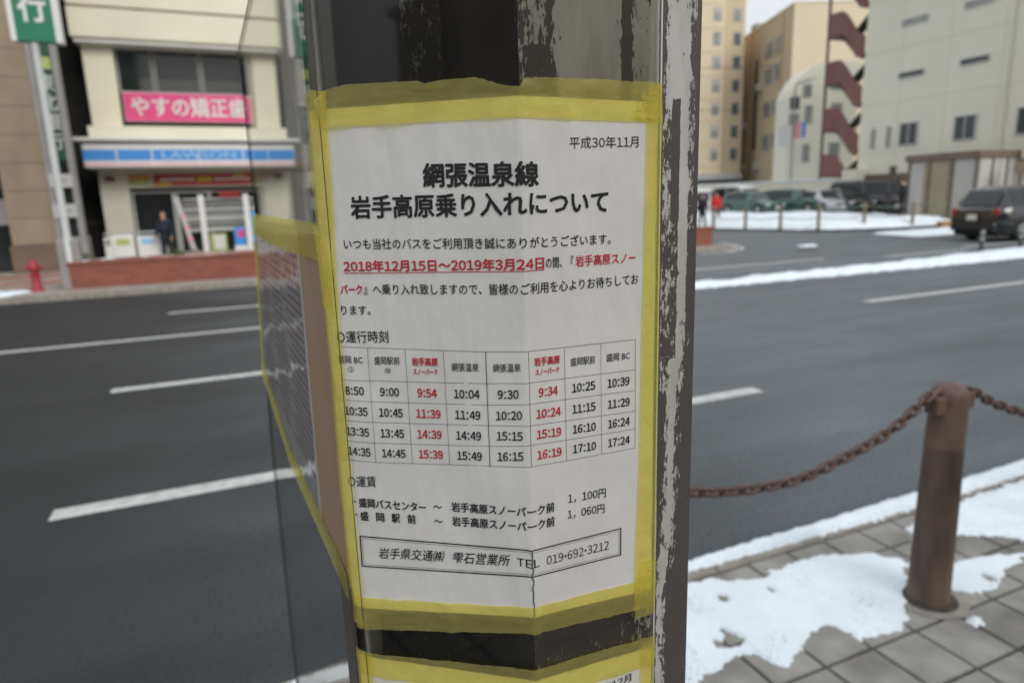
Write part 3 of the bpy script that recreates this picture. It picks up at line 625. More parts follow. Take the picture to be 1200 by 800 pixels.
t = thing('bank_sign', 'green vertical street sign with white character and pale edges on a slim grey pole', 'sign', (-2.94, 16.55, .1))
MB().lathe([(.13, 0), (.13, 1.0), (.075, 1.04), (.07, 1.06), (.07, 4.86)], n=18).build('pole', 'postpole', t, smooth=True)
MB().box(-.20, .20, -.12, .25, 0, 1.02).build('base_block', 'grey', t, bevel=.02)
MB().box(-.30, .50, -.10, .12, 4.86, 8.15).build('sign_face', 'green', t)
MB().box(-.345, -.255, -.115, .135, 4.85, 8.2).build('sign_edge', 'white', t); MB().box(.375+.02, .485+.02, -.115, .135, 4.85, 8.2).build('sign_edge', 'white', t)
for i, ch in enumerate('東北銀行'): sign_text(t, ch, -.17, .31, 5.20+(3-i)*.72, 5.80+(3-i)*.72, -.106, 'white', bold=.045)
t = thing('hydrant', 'red standing fire hydrant on the far pavement left of the planter', 'hydrant', (-3.60, 16.5, .1))
MB().lathe([(.13, 0), (.13, .05), (.085, .07), (.08, .42), (.10, .44), (.10, .50), (.085, .52), (.075, .58), (.05, .63), (.025, .65), (.025, .68), (0, .68)], n=18).build('barrel', 'hyd', t, smooth=True)
for s in (-1, 1): MB().lathe([(0, 0), (.04, 0), (.04, s*.04), (.05, s*.04), (.05, s*.07), (0, s*.07)], (s*.07, 0, .5), 12, 'x').build('outlet', 'hyd', t)
# building right of the shop
gb = thing('grey_building', 'dark grey building behind the clear sheet right of the shop', 'building', (2.6, 26, .1))
MB().box(0, 4.4, .3, 8, 0, 12).build('wall', 'grey', gb)
for zi in range(4):
    for xi in range(3): window(gb, .4+xi*1.3, 1.4+xi*1.3, .8+zi*2.9, 2.3+zi*2.9, .29, 'win_dark')
MB().box(-.05, 4.45, .2, .3, 2.9, 3.1).build('string_course', 'stone', gb)
ob = thing('office_building', 'plain tan office building on the street corner hidden behind the poster column', 'building', (7.2, 25.5, .1))
MB().box(0, 6.2, 0, 9, 0, 14).build('wall', 'ochre', ob)
for zi in range(5):
    for xi in range(4): window(ob, .35+xi*1.45, 1.45+xi*1.45, .9+zi*2.8, 2.3+zi*2.8, -.01, 'win_dark')

# unseen block added on the near side to shade the poster (seen only in reflections)
nb = thing('added_shade_building', 'unseen grey brown office block added behind the near pavement to shade the poster', 'building', (0, -13.5, .12))
MB().box(-26, 26, -9, 0, 0, 9).build('wall', 'stone', nb); MB().box(-26.2, 26.2, -9.2, .25, 9.01, 9.3).build('roof_edge', 'grey', nb)
for zi in range(3):
    for xi in range(20):
        xw = -25+xi*2.55
        f_ = MB().box(xw, xw+1.7, .002, .06, .6+zi*2.9, 2.4+zi*2.9).build('window', 'frame', nb); MB().box(xw+.07, xw+1.63, .06, .07, .67+zi*2.9, 2.33+zi*2.9).build('pane', 'darkglass', f_)
# ------------------------------------------------------------------ buildings on the right
rb = thing('beige_building', 'large pale beige building with few small windows at the right edge', 'building', (36, 30, -.1), R(-90))
MB().box(0, 22, 0, 16, 0, 19).build('wall', 'shed_white', rb)
rb.children[-1].data.materials[0] = mat('beige_facade', (.72, .695, .585), .8, .035, .4)
JN = mat('beige_joint', (.63, .605, .50), .8, .05, 1)
for z in (3.7, 6.5, 9.35, 12.2, 15): MB().box(.01, 22, -.012, -.001, z, z+.035).build('panel_joint', JN, rb)
for x in (2.4, 5.1, 7.8, 10.5, 13.2, 16): MB().box(x, x+.03, -.011, -.001, .2, 19).build('panel_joint', JN, rb)
for (a, c, z0, z1) in ((2.64, 3.75, 4.05, 5.30), (5.75, 6.9, 4.05, 5.30), (8.8, 9.95, 4.05, 5.35), (12, 13.2, 4.05, 5.35)):
    window(rb, a, c, z0, z1, -.02, 'win_dark', mull=((a+c)/2,), fw=.07)
for (a, c, z) in ((2.3, 3.8, 7.86), (5.75, 7.2, 7.92), (9.0, 10.5, 7.95), (2.25, 3.75, 10.62), (5.7, 7.15, 10.65), (9.0, 10.5, 10.65), (2.25, 3.75, 13.4), (5.7, 7.15, 13.4)):
    window(rb, a, c, z-.15, z+.17, -.02, 'win_dark' if z < 9 else 'win_far', fw=.05)
for a in (.82, 1.82): window(rb, a, a+.28, 4.05, 5.2, -.02, 'limeg', fw=.05); rb.children[-1].children[0].data.materials[0] = M['shed_tan']
MB().box(-.3, .75, -.9, -.02, 0, 2.9).build('corner_pillar', 'cream_far', rb)
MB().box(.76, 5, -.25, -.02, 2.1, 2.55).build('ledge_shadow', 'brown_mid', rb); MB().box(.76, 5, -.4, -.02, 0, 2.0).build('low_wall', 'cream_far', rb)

# outside stair between buildings
fs = thing('outside_staircase', 'dark red zigzag outside staircase on the left side of the beige building', 'staircase', (36.1, 32.9, 0), R(-90))
MB().box(0.02, .13, -.1, .06, 0, 19).build('column', 'brown_mid', fs); MB().box(2.62, 2.78, .5, .66, 0, 19).build('column', 'brown_dark', fs)
MB().box(1.9, 2.9, 2.0, 2.2, 0, 19).build('rear_wall', 'brown_dark', fs)
for k in range(7):
    z = 2.55+k*2.78
    b = MB(); n = 12   # solid curved parapet: flat at the landing, then falling to the right
    top, bot = [], []
    for i in range(n+1):
        u = i/n; x = .16+2.6*u; s = 0 if u < .3 else (u-.3)/.7; s = s*s*(3-2*s)
        top.append((x, z+1.32-1.75*s)); bot.append((x, z-.0-1.75*s))
    b.grid([[(x, -.08, q) for x, q in bot], [(x, -.08, q) for x, q in top], [(x, .0, q) for x, q in top], [(x, .0, q) for x, q in bot], [(x, -.08, q) for x, q in bot]]); b.build('parapet', 'brownred', fs)
    MB().box(.1, .95, 0, 2.0, z-.12, z).build('landing', 'brown_mid', fs)
    MB().box(2.1, 2.9, 0, 2.0, z-1.5, z-1.38).build('landing', 'brown_mid', fs)
    for j in range(8): MB().box(.95+j*.15, 1.10+j*.15, .02, .9, z-.16-j*.17, z-.06-j*.17).build('step', 'brown_dark', fs)
    MB().grid([[(.9, 1.0, z-1.5-1.2), (2.3, 1.0, z-1.5-.0)], [(.9, 1.0, z-1.5-1.35), (2.3, 1.0, z-1.5-.18)]]).grid([[(.9, 1.9, z-2.7), (2.3, 1.9, z-1.5)], [(.9, 1.0, z-2.7), (2.3, 1.0, z-1.5)]]).build('return_flight', 'brown_dark', fs)

# shed before the beige building
sh = thing('white_shed', 'low shed with white panels and brown roof edge in front of the beige building', 'shed', (30, 22.2, .05), R(-90))
# local x: 0..3.2 along the street side, local y>0 away (world +x)
MB().box(-.10, 3.3, -.12, 5.2, 2.74, 3.04).build('roof', 'brown_mid', sh)
MB().box(0.02, 3.18, .04, 5.0, .06, 2.74).build('wall', 'shed_tan', sh)
for x in (0, .98, 2.05, 3.08): MB().box(x, x+.12, -.03, .05, .0, 2.74).build('post', 'brown_mid', sh)
for (a, c, mm) in ((.14, .78, 'shed_white'), (.80, .96, 'shed_tan'), (1.12, 1.95, 'shed_tan'), (2.19, 3.06, 'shed_white')): MB().box(a, c, .0, .035, .06, 2.72).build('panel', mm, sh)
for y in (.9, 1.9, 2.9, 3.9):
    MB().box(3.18, 3.24, y, y+.12, .0, 2.74).build('post', 'brown_mid', sh); 
for (a, c) in ((.12, .88), (1.04, 1.45), (1.5, 1.88), (2.04, 2.88), (3.04, 3.88)): MB().box(3.181, 3.21, a, c, .06, 2.72).build('panel', 'shed_white', sh)
t = thing('roof_canopy', 'pale orange canopy edge at the right edge of the frame above the shed', 'canopy', (33.4, 18.0, 0)); MB().box(-.9, 3, -.5, .8, 2.7, 3.25).build('roof', 'cream_far', t); t.children[0].data.materials[0] = M['yel_wall2']
for x in (-.7, 2.7): MB().box(x, x+.12, -.2, -.08, 0, 2.7).build('post', 'brown_mid', t)
t = thing('hanging_board', 'small brown board on a post under the shed roof edge near the right frame edge', 'sign', (31.2, 18.0, .05)); MB().box(-.03, .03, -.03, .03, 0, 2.65).build('post', 'brown_mid', t); MB().box(-.45, .45, -.07, -.03, 2.05, 2.5).build('board', 'brown_mid', t)
t = thing('hanging_board', 'dark square sign beside the left post of the shed', 'sign', (29.3, 22.5, .05)); MB().box(-.03, .03, -.03, .03, 0, 2.6).build('post', 'brown_dark', t); MB().box(-.22, .22, -.06, -.03, 2.2, 2.6).build('board', 'brown_dark', t)

# far buildings, turned 23 degrees to the street
fa = R(-23.1)
yb = thing('yellow_building', 'yellow building with a tall narrow dark window strip behind the car park', 'building', (53.3, 52.8, 0), fa)
MB().box(0, 10, 0, 24, 2.6, 19.3).build('wall', 'yel_wall', yb); MB().box(0.02, 10, -.02, -.001, 2.6, 19.28).build('front_face', 'yel_wall2', yb)
MB().box(-.06, 10.05, -.06, 24.05, 19.31, 19.5).build('roof_edge', 'yel_wall2', yb)
MB().box(.05, 10, .05, 24, 0, 2.6).build('ground_floor', 'shed_tan', yb)
MB().box(-.04, -.001, 8.9, 9.8, 6.4, 16.1).build('dark_strip', 'win_dark', yb)
for zi, z in enumerate((6.6, 10.0, 13.4, 16.0)):
    for (a, c) in ((2.6, 4.2), (4.7, 6.8)):
        m_ = MB().box(-.06, -.002, a, c, z-.5, z+1.2).build('window', 'frame', yb); MB().box(-.08, -.06, a+.12, c-.12, z-.38, z+1.08).build('pane', 'win_far', m_)
MB().box(-.05, -.001, .6, 1.9, .4, 5.6).build('door_recess', 'brownred', yb)
MB().box(2, 3.4, 16, 17.5, 19.5, 21.4).build('chimney', 'grey', yb)
for (y, z) in ((7.4, 4.2), (12.0, 4.2), (12.0, 9.0), (7.4, 12.6)): MB().box(-.5, -.001, y, y+.9, z, z+.7).build('air_unit', 'shed_white', yb)
for y in (2.2, 11.2, 17): MB().box(-.12, -.001, y, y+.1, 2.6, 19.2).build('downpipe', 'ochre', yb)
yt = thing('yellow_tower', 'tall yellow tower block with two columns of small windows left of the yellow building', 'building', (49.9, 62.5, 0), fa)
MB().box(-12, 2.65, 0, 12, 3.9, 28).build('wall', 'yel_wall2', yt); MB().box(2.65, 5.0, .5, 12, 3.9, 28).build('stair_wall', 'yel_wall', yt); MB().box(-12, 5.0, -.3, 12, 3.2, 3.88).build('ledge', 'frame', yt); MB().box(-11.8, 4.8, .6, 11.8, 0, 3.2).build('ground_floor', 'brown_dark', yt)
for k in range(9):
    z = 5.3+k*2.42
    for (x, y, mm) in ((1.42, 0, 'win_far'), (3.75, .5, 'win_far' if k > 5 else 'midglass'), (-1.6, 0, 'win_far'), (-4.6, 0, 'win_far'), (-7.6, 0, 'win_far')):
        w = MB().box(x, x+.85, y-.05, y-.002, z, z+1.35).build('window', 'frame', yt); MB().box(x+.08, x+.77, y-.08, y-.05, z+.08, z+1.27).build('pane', mm, w)
    for x in (1.42, -1.6, -4.6, -7.6):
        if random.random() < .5: MB().box(x+.10, x+.75, -.095, -.08, z+random.choice((.5, .75, .9)), z+1.25).build('blind', 'shed_white', yt)
    MB().box(-12, 2.64, -.03, -.002, z-.75, z-.70).build('floor_line', 'ochre', yt)
cb = thing('cream_building', 'pale cream building with a rounded white top in front of the yellow building', 'building', (42.6, 42.3, 0), fa)
prof = [(0, 2.4), (0, 8.9), (.25, 9.6), (.7, 10.3), (1.3, 10.9), (2.1, 11.3), (3.2, 11.5), (5.5, 11.5), (5.5, 2.4)]
b = MB(); b.poly([(x, 0, z) for x, z in prof]); b.poly([(x, 2.6, z) for x, z in prof][::-1]); b.grid([[(x, 0, z) for x, z in prof+[prof[0]]], [(x, 2.6, z) for x, z in prof+[prof[0]]]]); b.build('wall', 'cream_far', cb)
MB().box(0.02, 5.5, .02, 2.6, 0, 2.4).build('ground_floor', 'shed_white', cb)
for (x, z, w_, h, mm) in ((.1, 8.0, .8, 1.0, 'win_dark'), (.1, 6.5, .8, 1.2, 'win_far'), (1.1, 8.9, .7, 1.0, 'win_far'), (1.35, 6.9, .6, 1.4, 'win_far'), (1.3, 3.9, .6, 1.4, 'win_far'), (3.4, 7.2, .9, 1.2, 'win_far'), (3.4, 4.2, .9, 1.2, 'win_far'), (3.3, 9.4, .9, 1.1, 'win_far')):
    q = MB().box(x, x+w_, -.06, -.002, z, z+h).build('window', 'frame', cb); MB().box(x+.06, x+w_-.06, -.08, -.06, z+.06, z+h-.06).build('pane', mm, q)
t = thing('street_lamp', 'slim grey lamp pole with pink and blue pennants before the cream building', 'lamp post', (41.2, 40.3, 0), fa)
MB().tube([(0, 0, 0), (0, 0, 9.2), (.15, 0, 9.6), (1.2, 0, 9.9)], .07).build('pole', 'grey', t); MB().box(1.1, 1.7, -.1, .1, 9.85, 9.98).build('lamp_head', 'white', t)
MB().box(.1, .55, -.02, .02, 5.6, 6.8).build('pennant', 'redline', t); MB().box(.66, .95, -.02, .02, 5.7, 6.8).build('pennant', 'blue', t); MB().box(-1.05, -.1, -.02, .02, 5.1, 6.6).build('pennant', 'white', t)
ow = thing('overhead_wire', 'thin dark overhead wire crossing in front of the yellow tower', 'wire', (47, 62, 3.9), 0)
for dz in (0, 4.2):
    MB().tube([(0+i*.9, -1.2-.05*i-i*.55, 6.6+dz-.35*math.sin(math.pi*i/12)) for i in range(13)], .03, 5).build('wire', 'brown_dark', ow)
for (x, z) in ((13.0, 8.9), (13.3, 9.0), (9.6, 6.55), (10.4, 6.6)): MB().box(x, x+.28, -.06, -.001, z, z+.14).build('vent', 'shed_tan', rb)
MB().tube([(8.2, -.08, .2), (8.2, -.08, 18)], .05, 8).build('downpipe', JN, rb)
# low things behind the car park
lw = thing('car_park_wall', 'low pale wall behind the parked cars', 'wall', (34.5, 31.8, .0), R(-63)); MB().box(-10, 6.5, 0, .3, 0, 2.2).build('wall', 'cream_far', lw, bevel=.02)
MB().box(-10, 6.5, -.05, .35, 2.2, 2.32).build('coping', 'snow', lw)
hg = thing('shrub_row', 'dark scrubby shrubs and clutter at the left end of the car park', 'shrub', (25.5, 40, 0)); bush(hg, 0, 0, .3, 2.2, 700); MB().tube([(0, 0, 0), (0, 0, 1.2)], [.06, .03]).build('stem', 'brown_dark', hg)

# fence posts and rails of the car park
fpts = [(20.98, 25.0), (21.5, 23.5), (22.05, 22.0), (22.6, 20.5), (24.5, 19.9), (26.6, 19.3), (28.7, 18.75)]
fence = thing('post_fence', 'low brown post and rope fence along the snowy car park', 'fence', (22.6, 20.5, .1))
for i, (x, y) in enumerate(fpts):
    MB().lathe([(.07, 0), (.065, .95), (.05, 1.02), (0, 1.04)], (x-22.6, y-20.5, -.05), 10).build('post', 'post_g', fence, smooth=True)
for z in (.45, .85):
    pth = []
    for (a, c) in zip(fpts[:-1], fpts[1:]):
        for k in range(6): u = k/6; pth.append((a[0]+(c[0]-a[0])*u-22.6, a[1]+(c[1]-a[1])*u-20.5, z-.08*math.sin(math.pi*u)))
    MB().tube(pth, .02, 6).build('rope', 'rope', fence)

# ------------------------------------------------------------------ cars
def car(name, label, loc, rz, paint, L, Wd, H, kind='wagon', group=None):
    t = thing(name, label, 'car' if name != 'van' else 'van', loc, rz, group)
    hw = Wd/2; cl = .20; belt = H*.60 if kind != 'van' else H*.52
    # stations along x (0 = rear, L = nose): (x, half width, belt height, roof height, roof half width, bottom)
    if kind == 'wagon':
        St = [(0, hw*.88, belt*.93, belt*.95, hw*.78, .42), (.08, hw*.95, belt, belt*1.03, hw*.8, .28), (.42, hw, belt*1.02, H*.955, hw*.70, cl), (.9, hw, belt, H*.99, hw*.70, cl), (L*.42, hw, belt, H, hw*.70, cl),
              (L*.56, hw, belt*.99, H*.97, hw*.68, cl), (L*.73, hw, belt*.97, belt*1.03, hw*.80, cl), (L*.86, hw*.99, belt*.90, belt*.94, hw*.82, cl), (L*.965, hw*.93, belt*.80, belt*.82, hw*.8, .24), (L, hw*.82, belt*.68, belt*.69, hw*.7, .36)]
    else:
        St = [(0, hw*.95, belt, belt*1.02, hw*.88, .36), (.06, hw*.98, belt, H*.94, hw*.85, .26), (.25, hw, belt, H*.99, hw*.85, cl), (L*.4, hw, belt, H, hw*.86, cl), (L*.70, hw, belt, H*.98, hw*.84, cl),
              (L*.80, hw, belt, H*.90, hw*.80, cl), (L*.93, hw*.98, belt*.98, belt*1.04, hw*.84, cl), (L*.98, hw*.95, belt*.9, belt*.92, hw*.82, .26), (L, hw*.9, belt*.75, belt*.76, hw*.8, .34)]
    rows = []
    for (x, w, zb, zr, rw, z0) in St:
        half = [(0, z0), (w*.90, z0), (w*.985, z0+.10), (w, z0+(zb-z0)*.55), (w*.985, zb-.04), (w*.955, zb), (rw, zr-.05), (rw*.86, zr), (0, zr+.012)]
        ring = [(x, -y, z) for y, z in half]+[(x, y, z) for y, z in half[::-1][1:-1]]
        rows.append(ring)
    b = MB(); b.grid(rows, True); b.poly(rows[0]); b.poly(rows[-1][::-1]); body = b.build('body', paint, t, smooth=True)
    n = len(rows[0])
    def lerp(a, c, u): return tuple(a[i]+(c[i]-a[i])*u for i in range(3))
    def off(p, o): return (p[0]+o[0], p[1]+o[1], p[2]+o[2])
    # side windows between belt (idx 5) and roof edge (6)
    for sgn in (1, -1):
        bi, ri = (5, 6) if sgn > 0 else (n-5, n-6)
        i0, i1 = (2, 5) if kind == 'wagon' else (1, 5)
        for (a, c) in [(k, k+1) for k in range(i0, i1)]:
            q = [lerp(rows[a][bi], rows[a][ri], .10), lerp(rows[c][bi], rows[c][ri], .10), lerp(rows[c][bi], rows[c][ri], .92), lerp(rows[a][bi], rows[a][ri], .92)]
            cx = sum(p[0] for p in q)/4; o = (0, -.012*sgn, .004)
            q = [off((cx+(p[0]-cx)*.93, p[1], p[2]), o) for p in q]
            MB().poly(q if sgn > 0 else q[::-1]).build('side_window', 'darkglass', t)
    def screen(a, c, nm, o):
        q = [lerp(rows[a][6], rows[c][6], .08), lerp(rows[a][6], rows[c][6], .9), lerp(rows[a][n-6], rows[c][n-6], .9), lerp(rows[a][n-6], rows[c][n-6], .08)]
        q = [off((p[0], p[1]*.93, p[2]+.03), o) for p in q]; MB().poly(q).build(nm, 'darkglass', t)
    if kind == 'wagon': screen(1, 2, 'rear_window', (-.035, 0, .02)); screen(6, 5, 'windscreen', (.035, 0, .02))
    else: screen(0, 1, 'rear_window', (-.03, 0, .0)); screen(6, 5, 'windscreen', (.04, 0, .02))
    for x in (L*.185, L*.815):
        for sgn in (-1, 1):
            w = MB().lathe([(.19, -.11), (.30, -.11), (.325, -.07), (.325, .07), (.30, .11), (.19, .11)], (x, sgn*(hw-.10), .325), 22, 'y').build('wheel', 'rubber', t, smooth=True)
            MB().lathe([(0, sgn*.10), (.05, sgn*.115), (.10, sgn*.09), (.20, sgn*.105), (.20, 0)], (x, sgn*(hw-.10), .325), 14, 'y').build('rim', 'rim', w, smooth=True)
            arch = [(x+.39*math.cos(a), sgn*(hw+.004), .325+.39*math.sin(a)) for a in [k*math.pi/10 for k in range(11)]]
            arch2 = [(x+.30*math.cos(a), sgn*(hw+.004), .325+.30*math.sin(a)) for a in [k*math.pi/10 for k in range(11)]]
            MB().grid([arch, arch2]).build('wheel_arch', 'rubber', t)
    for sgn in (-1, 1):
        MB().box(-.035, .22, sgn*hw*.80-.10, sgn*hw*.80+.09, belt*.80, belt*1.0).build('tail_lamp', 'lamp_r', t, bevel=.03)
        MB().box(L-.28, L-.02, sgn*hw*.72-.17, sgn*hw*.72+.14, belt*.62, belt*.76).build('headlight', 'lamp_w', t, bevel=.04)
        MB().box(L*.68, L*.72, sgn*(hw+.09)-.09, sgn*(hw+.09)+.09, belt*.98, belt*1.12).build('mirror', paint, t, bevel=.03)
    MB().box(-.07, .12, -hw*.86, hw*.86, .30, .55).build('rear_bumper', paint, t, bevel=.05); MB().box(L-.1, L+.05, -hw*.8, hw*.8, .26, .5).build('front_bumper', paint, t, bevel=.05)
    MB().box(-.085, -.07, -.17, .17, .62, .79).build('number_plate', 'plate', t); MB().box(L+.05, L+.065, -.17, .17, .36, .52).build('number_plate', 'plate', t)
    MB().box(.1, L-.1, -hw*.85, hw*.85, .16, .30).build('underbody', 'rubber', t)
    MB().box(L-.02, L+.02, -hw*.45, hw*.45, belt*.55, belt*.70).build('grille', 'rubber', t)
    return t
car('parked_car', 'black estate car driving away on the far lanes at the right edge', (20.55, 12.98, 0), R(-12), 'carblk', 4.5, 1.78, 1.60, group='cars in view')
g_ = 'cars parked in the snowy car park'
view = R(66.9)
for (nm, lab, x, y, dz, rz, paint, L, W_, H, kd) in (
    ('van', 'white van farthest left behind the green cars', 29.6, 36.5, .12, view+R(160), 'carwht', 3.4, 1.48, 1.9, 'van'),
    ('van', 'white van parked just left of the first green car', 31.3, 35.0, .20, view+R(200), 'carwht', 3.4, 1.48, 1.95, 'van'),
    ('parked_car', 'dark green car, left one of the two green cars', 30.3, 32.6, .30, view+R(205), 'cargrn', 4.0, 1.66, 1.45, 'wagon'),
    ('parked_car', 'dark green car, right one of the two green cars', 32.3, 31.2, .28, view+R(215), 'cargrn', 4.4, 1.70, 1.52, 'wagon'),
    ('parked_car', 'pale silver car between the green car and the black van', 33.0, 29.6, .26, view+R(185), 'carsil', 3.9, 1.62, 1.45, 'wagon'),
    ('parked_car', 'dark car with bright headlamps before the black van', 33.9, 28.9, .28, view+R(182), 'carblk', 4.0, 1.66, 1.5, 'wagon'),
    ('van', 'tall black van, rightmost vehicle of the car park row', 35.2, 28.1, .26, view+R(232), 'carblk', 4.4, 1.75, 1.86, 'van')):
    c = car(nm, lab, (x, y, dz), rz, paint, L, W_, H, kd, g_)
    c.location = (x+math.cos(rz)*-L*.5, y+math.sin(rz)*-L*.5, dz)
# ------------------------------------------------------------------ people
def skin(name, m, parent, verts, edges, radii, sub=1, root=0):
    me = bpy.data.meshes.new(name); me.from_pydata(verts, edges, []); o = bpy.data.objects.new(name, me); COL.objects.link(o)
    sk = o.modifiers.new('s', 'SKIN'); sk.use_smooth_shade = True
    for i, r in enumerate(radii): me.skin_vertices[0].data[i].radius = (r, r) if not isinstance(r, tuple) else r
    me.skin_vertices[0].data[root].use_root = True
    ss = o.modifiers.new('d', 'SUBSURF'); ss.levels = sub; ss.render_levels = sub
    dg = bpy.context.evaluated_depsgraph_get(); nm = bpy.data.meshes.new_from_object(o.evaluated_get(dg)); bpy.data.objects.remove(o)
    nm.materials.clear(); nm.materials.append(M[m]); r = bpy.data.objects.new(name, nm); COL.objects.link(r); r.parent = parent; return r
def person(label, loc, rz, h, coat, legs, stride=.0, coat_len=.50, arms=(.05, -.05), hat=None):
    t = thing('person', label, 'person', loc, rz); k = h/1.72
    def V(x, y, z): return (x*k, y*k, z*k)
    # y is forward
    sy = stride
    J = {'pel': V(0, 0, .95), 'wai': V(0, 0, 1.08), 'che': V(0, .01, 1.30), 'nec': V(0, 0, 1.46), 'hd0': V(0, .015, 1.52), 'hd1': V(0, .02, 1.62), 'hd2': V(0, .01, 1.69)}
    names = list(J); verts = [J[n_] for n_ in names]; rad = [.13, .115, .135, .055, .075, .088, .055]
    edges = [(i, i+1) for i in range(6)]
    hands = {}
    for s in (-1, 1):
        i = len(verts); fy = sy*s
        verts += [V(.09*s, 0, .88), V(.10*s, fy*.55, .50), V(.10*s, fy-.03 if fy < 0 else fy, .09), V(.105*s, fy+.14, .035)]; rad += [.085, .058, .04, .035]; edges += [(0, i), (i, i+1), (i+1, i+2), (i+2, i+3)]
        j = len(verts); ay = arms[0] if s > 0 else arms[1]
        verts += [V(.18*s, 0, 1.40), V(.235*s, ay*.3-.02, 1.14), V(.24*s, ay+.04, .91), V(.24*s, ay+.06, .84)]; rad += [.055, .042, .028, .024]; edges += [(2, j), (j, j+1), (j+1, j+2), (j+2, j+3)]
        for f in range(4):
            q = len(verts); verts += [V(.24*s, ay+.035+f*.018, .79), V(.235*s, ay+.04+f*.018, .755+.006*abs(f-1.5))]; rad += [.008, .007]; edges += [(j+3, q), (q, q+1)]
        q = len(verts); verts += [V(.225*s, ay+.095, .81)]; rad += [.009]; edges += [(j+3, q)]
    skin('body', 'skin', t, verts, edges, [r*k if not isinstance(r, tuple) else tuple(a*k for a in r) for r in rad])
    # coat
    cv = [V(0, 0, .95-coat_len*.35), V(0, 0, .98), V(0, 0, 1.12), V(0, .01, 1.32), V(0, 0, 1.45)]; cr_ = [.175, .165, .155, .17, .075]; ce = [(0, 1), (1, 2), (2, 3), (3, 4)]
    for s in (-1, 1):
        ay = arms[0] if s > 0 else arms[1]; j = len(cv)
        cv += [V(.19*s, 0, 1.40), V(.245*s, ay*.3-.02, 1.14), V(.245*s, ay+.035, .92)]; cr_ += [.078, .064, .050]; ce += [(3, j), (j, j+1), (j+1, j+2)]
    skin('coat', coat, t, cv, ce, [r*k for r in cr_], root=1)
    lv = [V(0, 0, .90)]; lr = [.13]; le = []
    for s in (-1, 1):
        fy = sy*s; i = len(lv); lv += [V(.09*s, 0, .84), V(.10*s, fy*.55, .50), V(.10*s, fy-.02, .12)]; lr += [.10, .075, .062]; le += [(0, i), (i, i+1), (i+1, i+2)]
    skin('trousers', legs, t, lv, le, [r*k for r in lr])
    for s in (-1, 1):
        fy = sy*s; skin('shoe', 'black_coat', t, [V(.10*s, fy-.07, .045), V(.102*s, fy+.03, .045), V(.105*s, fy+.16, .035)], [(0, 1), (1, 2)], [.048*k, .05*k, .038*k])
    skin('hair', hat or 'hair', t, [V(0, -.02, 1.60), V(0, -.005, 1.68), V(0, .03, 1.715)], [(0, 1), (1, 2)], [.088*k, .082*k, .045*k])
    skin('nose', 'skin', t, [V(0, .095, 1.60), V(0, .12, 1.575)], [(0, 1)], [.012*k, .014*k])
    return t
person('person in a dark navy coat standing among the bins before the shop', (-1.47, 22.0, .1), R(150), 1.55, 'navy', 'black_coat', .06, .8, (.12, .02))
person('person in a red jacket walking by the corner of the car park', (23.3, 27.6, .06), R(-60), 1.68, 'red_coat', 'navy', .22, .2, (.15, -.12))
person('person in a long black coat beside the red jacket at the planter end', (21.3, 26.2, .06), R(-70), 1.6, 'black_coat', 'black_coat', .1, 1.1, (.08, -.02))
person('person in dark clothes standing by the left post of the white shed', (27.6, 20.6, .35), R(15), 1.66, 'black_coat', 'black_coat', .03, .9, (.02, .04), 'black_coat')

# ------------------------------------------------------------------ bus stop post (steel column, frame bar, clear sheets)
F = Vector((.1475, .3275)); Lp = Vector((.0619, .3952)); W1 = Vector((.0566, .4005)); W2 = Vector((.0548, .4050)); W3 = Vector((.0535, .428))
ORG = (.20, .39, .12)
post = thing('bus_stop_post', 'brown steel bus stop column with flaking paint and clear cover sheets', 'bus stop', ORG)
Z0, Z1 = .12, 2.45
def wb(x0, x1, y0, y1, z0, z1): return MB().box(x0, x1, y0, y1, z0, z1)
# front face with the peel map
def interp(x, pts):
    if x <= pts[0][0]: return pts[0][1]
    for (a, b_), (c, d) in zip(pts[:-1], pts[1:]):
        if x <= c: return b_+(d-b_)*(x-a)/(c-a)
    return pts[-1][1]
def peel_front(u, z):   # u in mm from the near corner of the column
    wv = 2.0*noise.noise(Vector((z*60, 0, 0)))+1.2*noise.noise(Vector((z*190, 5, 0)))
    if z > 1.60: lo = [(0, .02), (2, -.10), (3.5, .08), (9, .12), (13, .16), (15, .03), (17, -.12), (19, -.10), (21, .16), (26, .36), (58, .38), (61.5, .18), (62.5, -.30), (67, -.30), (69, .08), (72, .27), (80, .23), (84, .34), (86.6, .36)]
    else: lo = [(0, -.12), (20, -.16), (60, -.14), (75, .03), (84, -.02), (86.6, -.1)]
    if 1.60 < z < 1.698 and u < 24: lo = [(0, -.03), (3, .04), (6, -.12), (17, -.2), (20, -.06), (22, .05), (24, .25)]
    if u+wv*.2 < 86.9: return interp(u+(wv if u < 60 else wv*.25), lo)
    c = interp(z, [(1.36, 92), (1.40, 98), (1.50, 100.5), (1.56, 103), (1.61, 104.5), (1.64, 101), (1.80, 101)]); hwid = interp(z, [(1.3, 5), (1.38, 5.5), (1.42, 4.6), (1.5, 5.2), (1.56, 7.5), (1.62, 8.5), (1.68, 9), (1.8, 9.5)])
    d = abs(u+wv*.45-c)-hwid
    v = .30 if d < -2.5 else (.14 if d < 0 else (-.02 if d < 3 else -.19))
    if z < 1.50: v -= .06
    if z < 1.40: v -= .05
    if 96.3 < u < 101.8 and 1.52 < z < 1.674: v = -.42 if z > 1.605 else -.02
    if u < 95.8 and 1.50 < z < 1.67 and u > 90: v = .06
    if u > 108.5: v = min(v, .0) if z > 1.6 else min(v, -.10)
    if u > 112.6: v = -.26
    if u < 90: v = min(v, -.24)
    return v
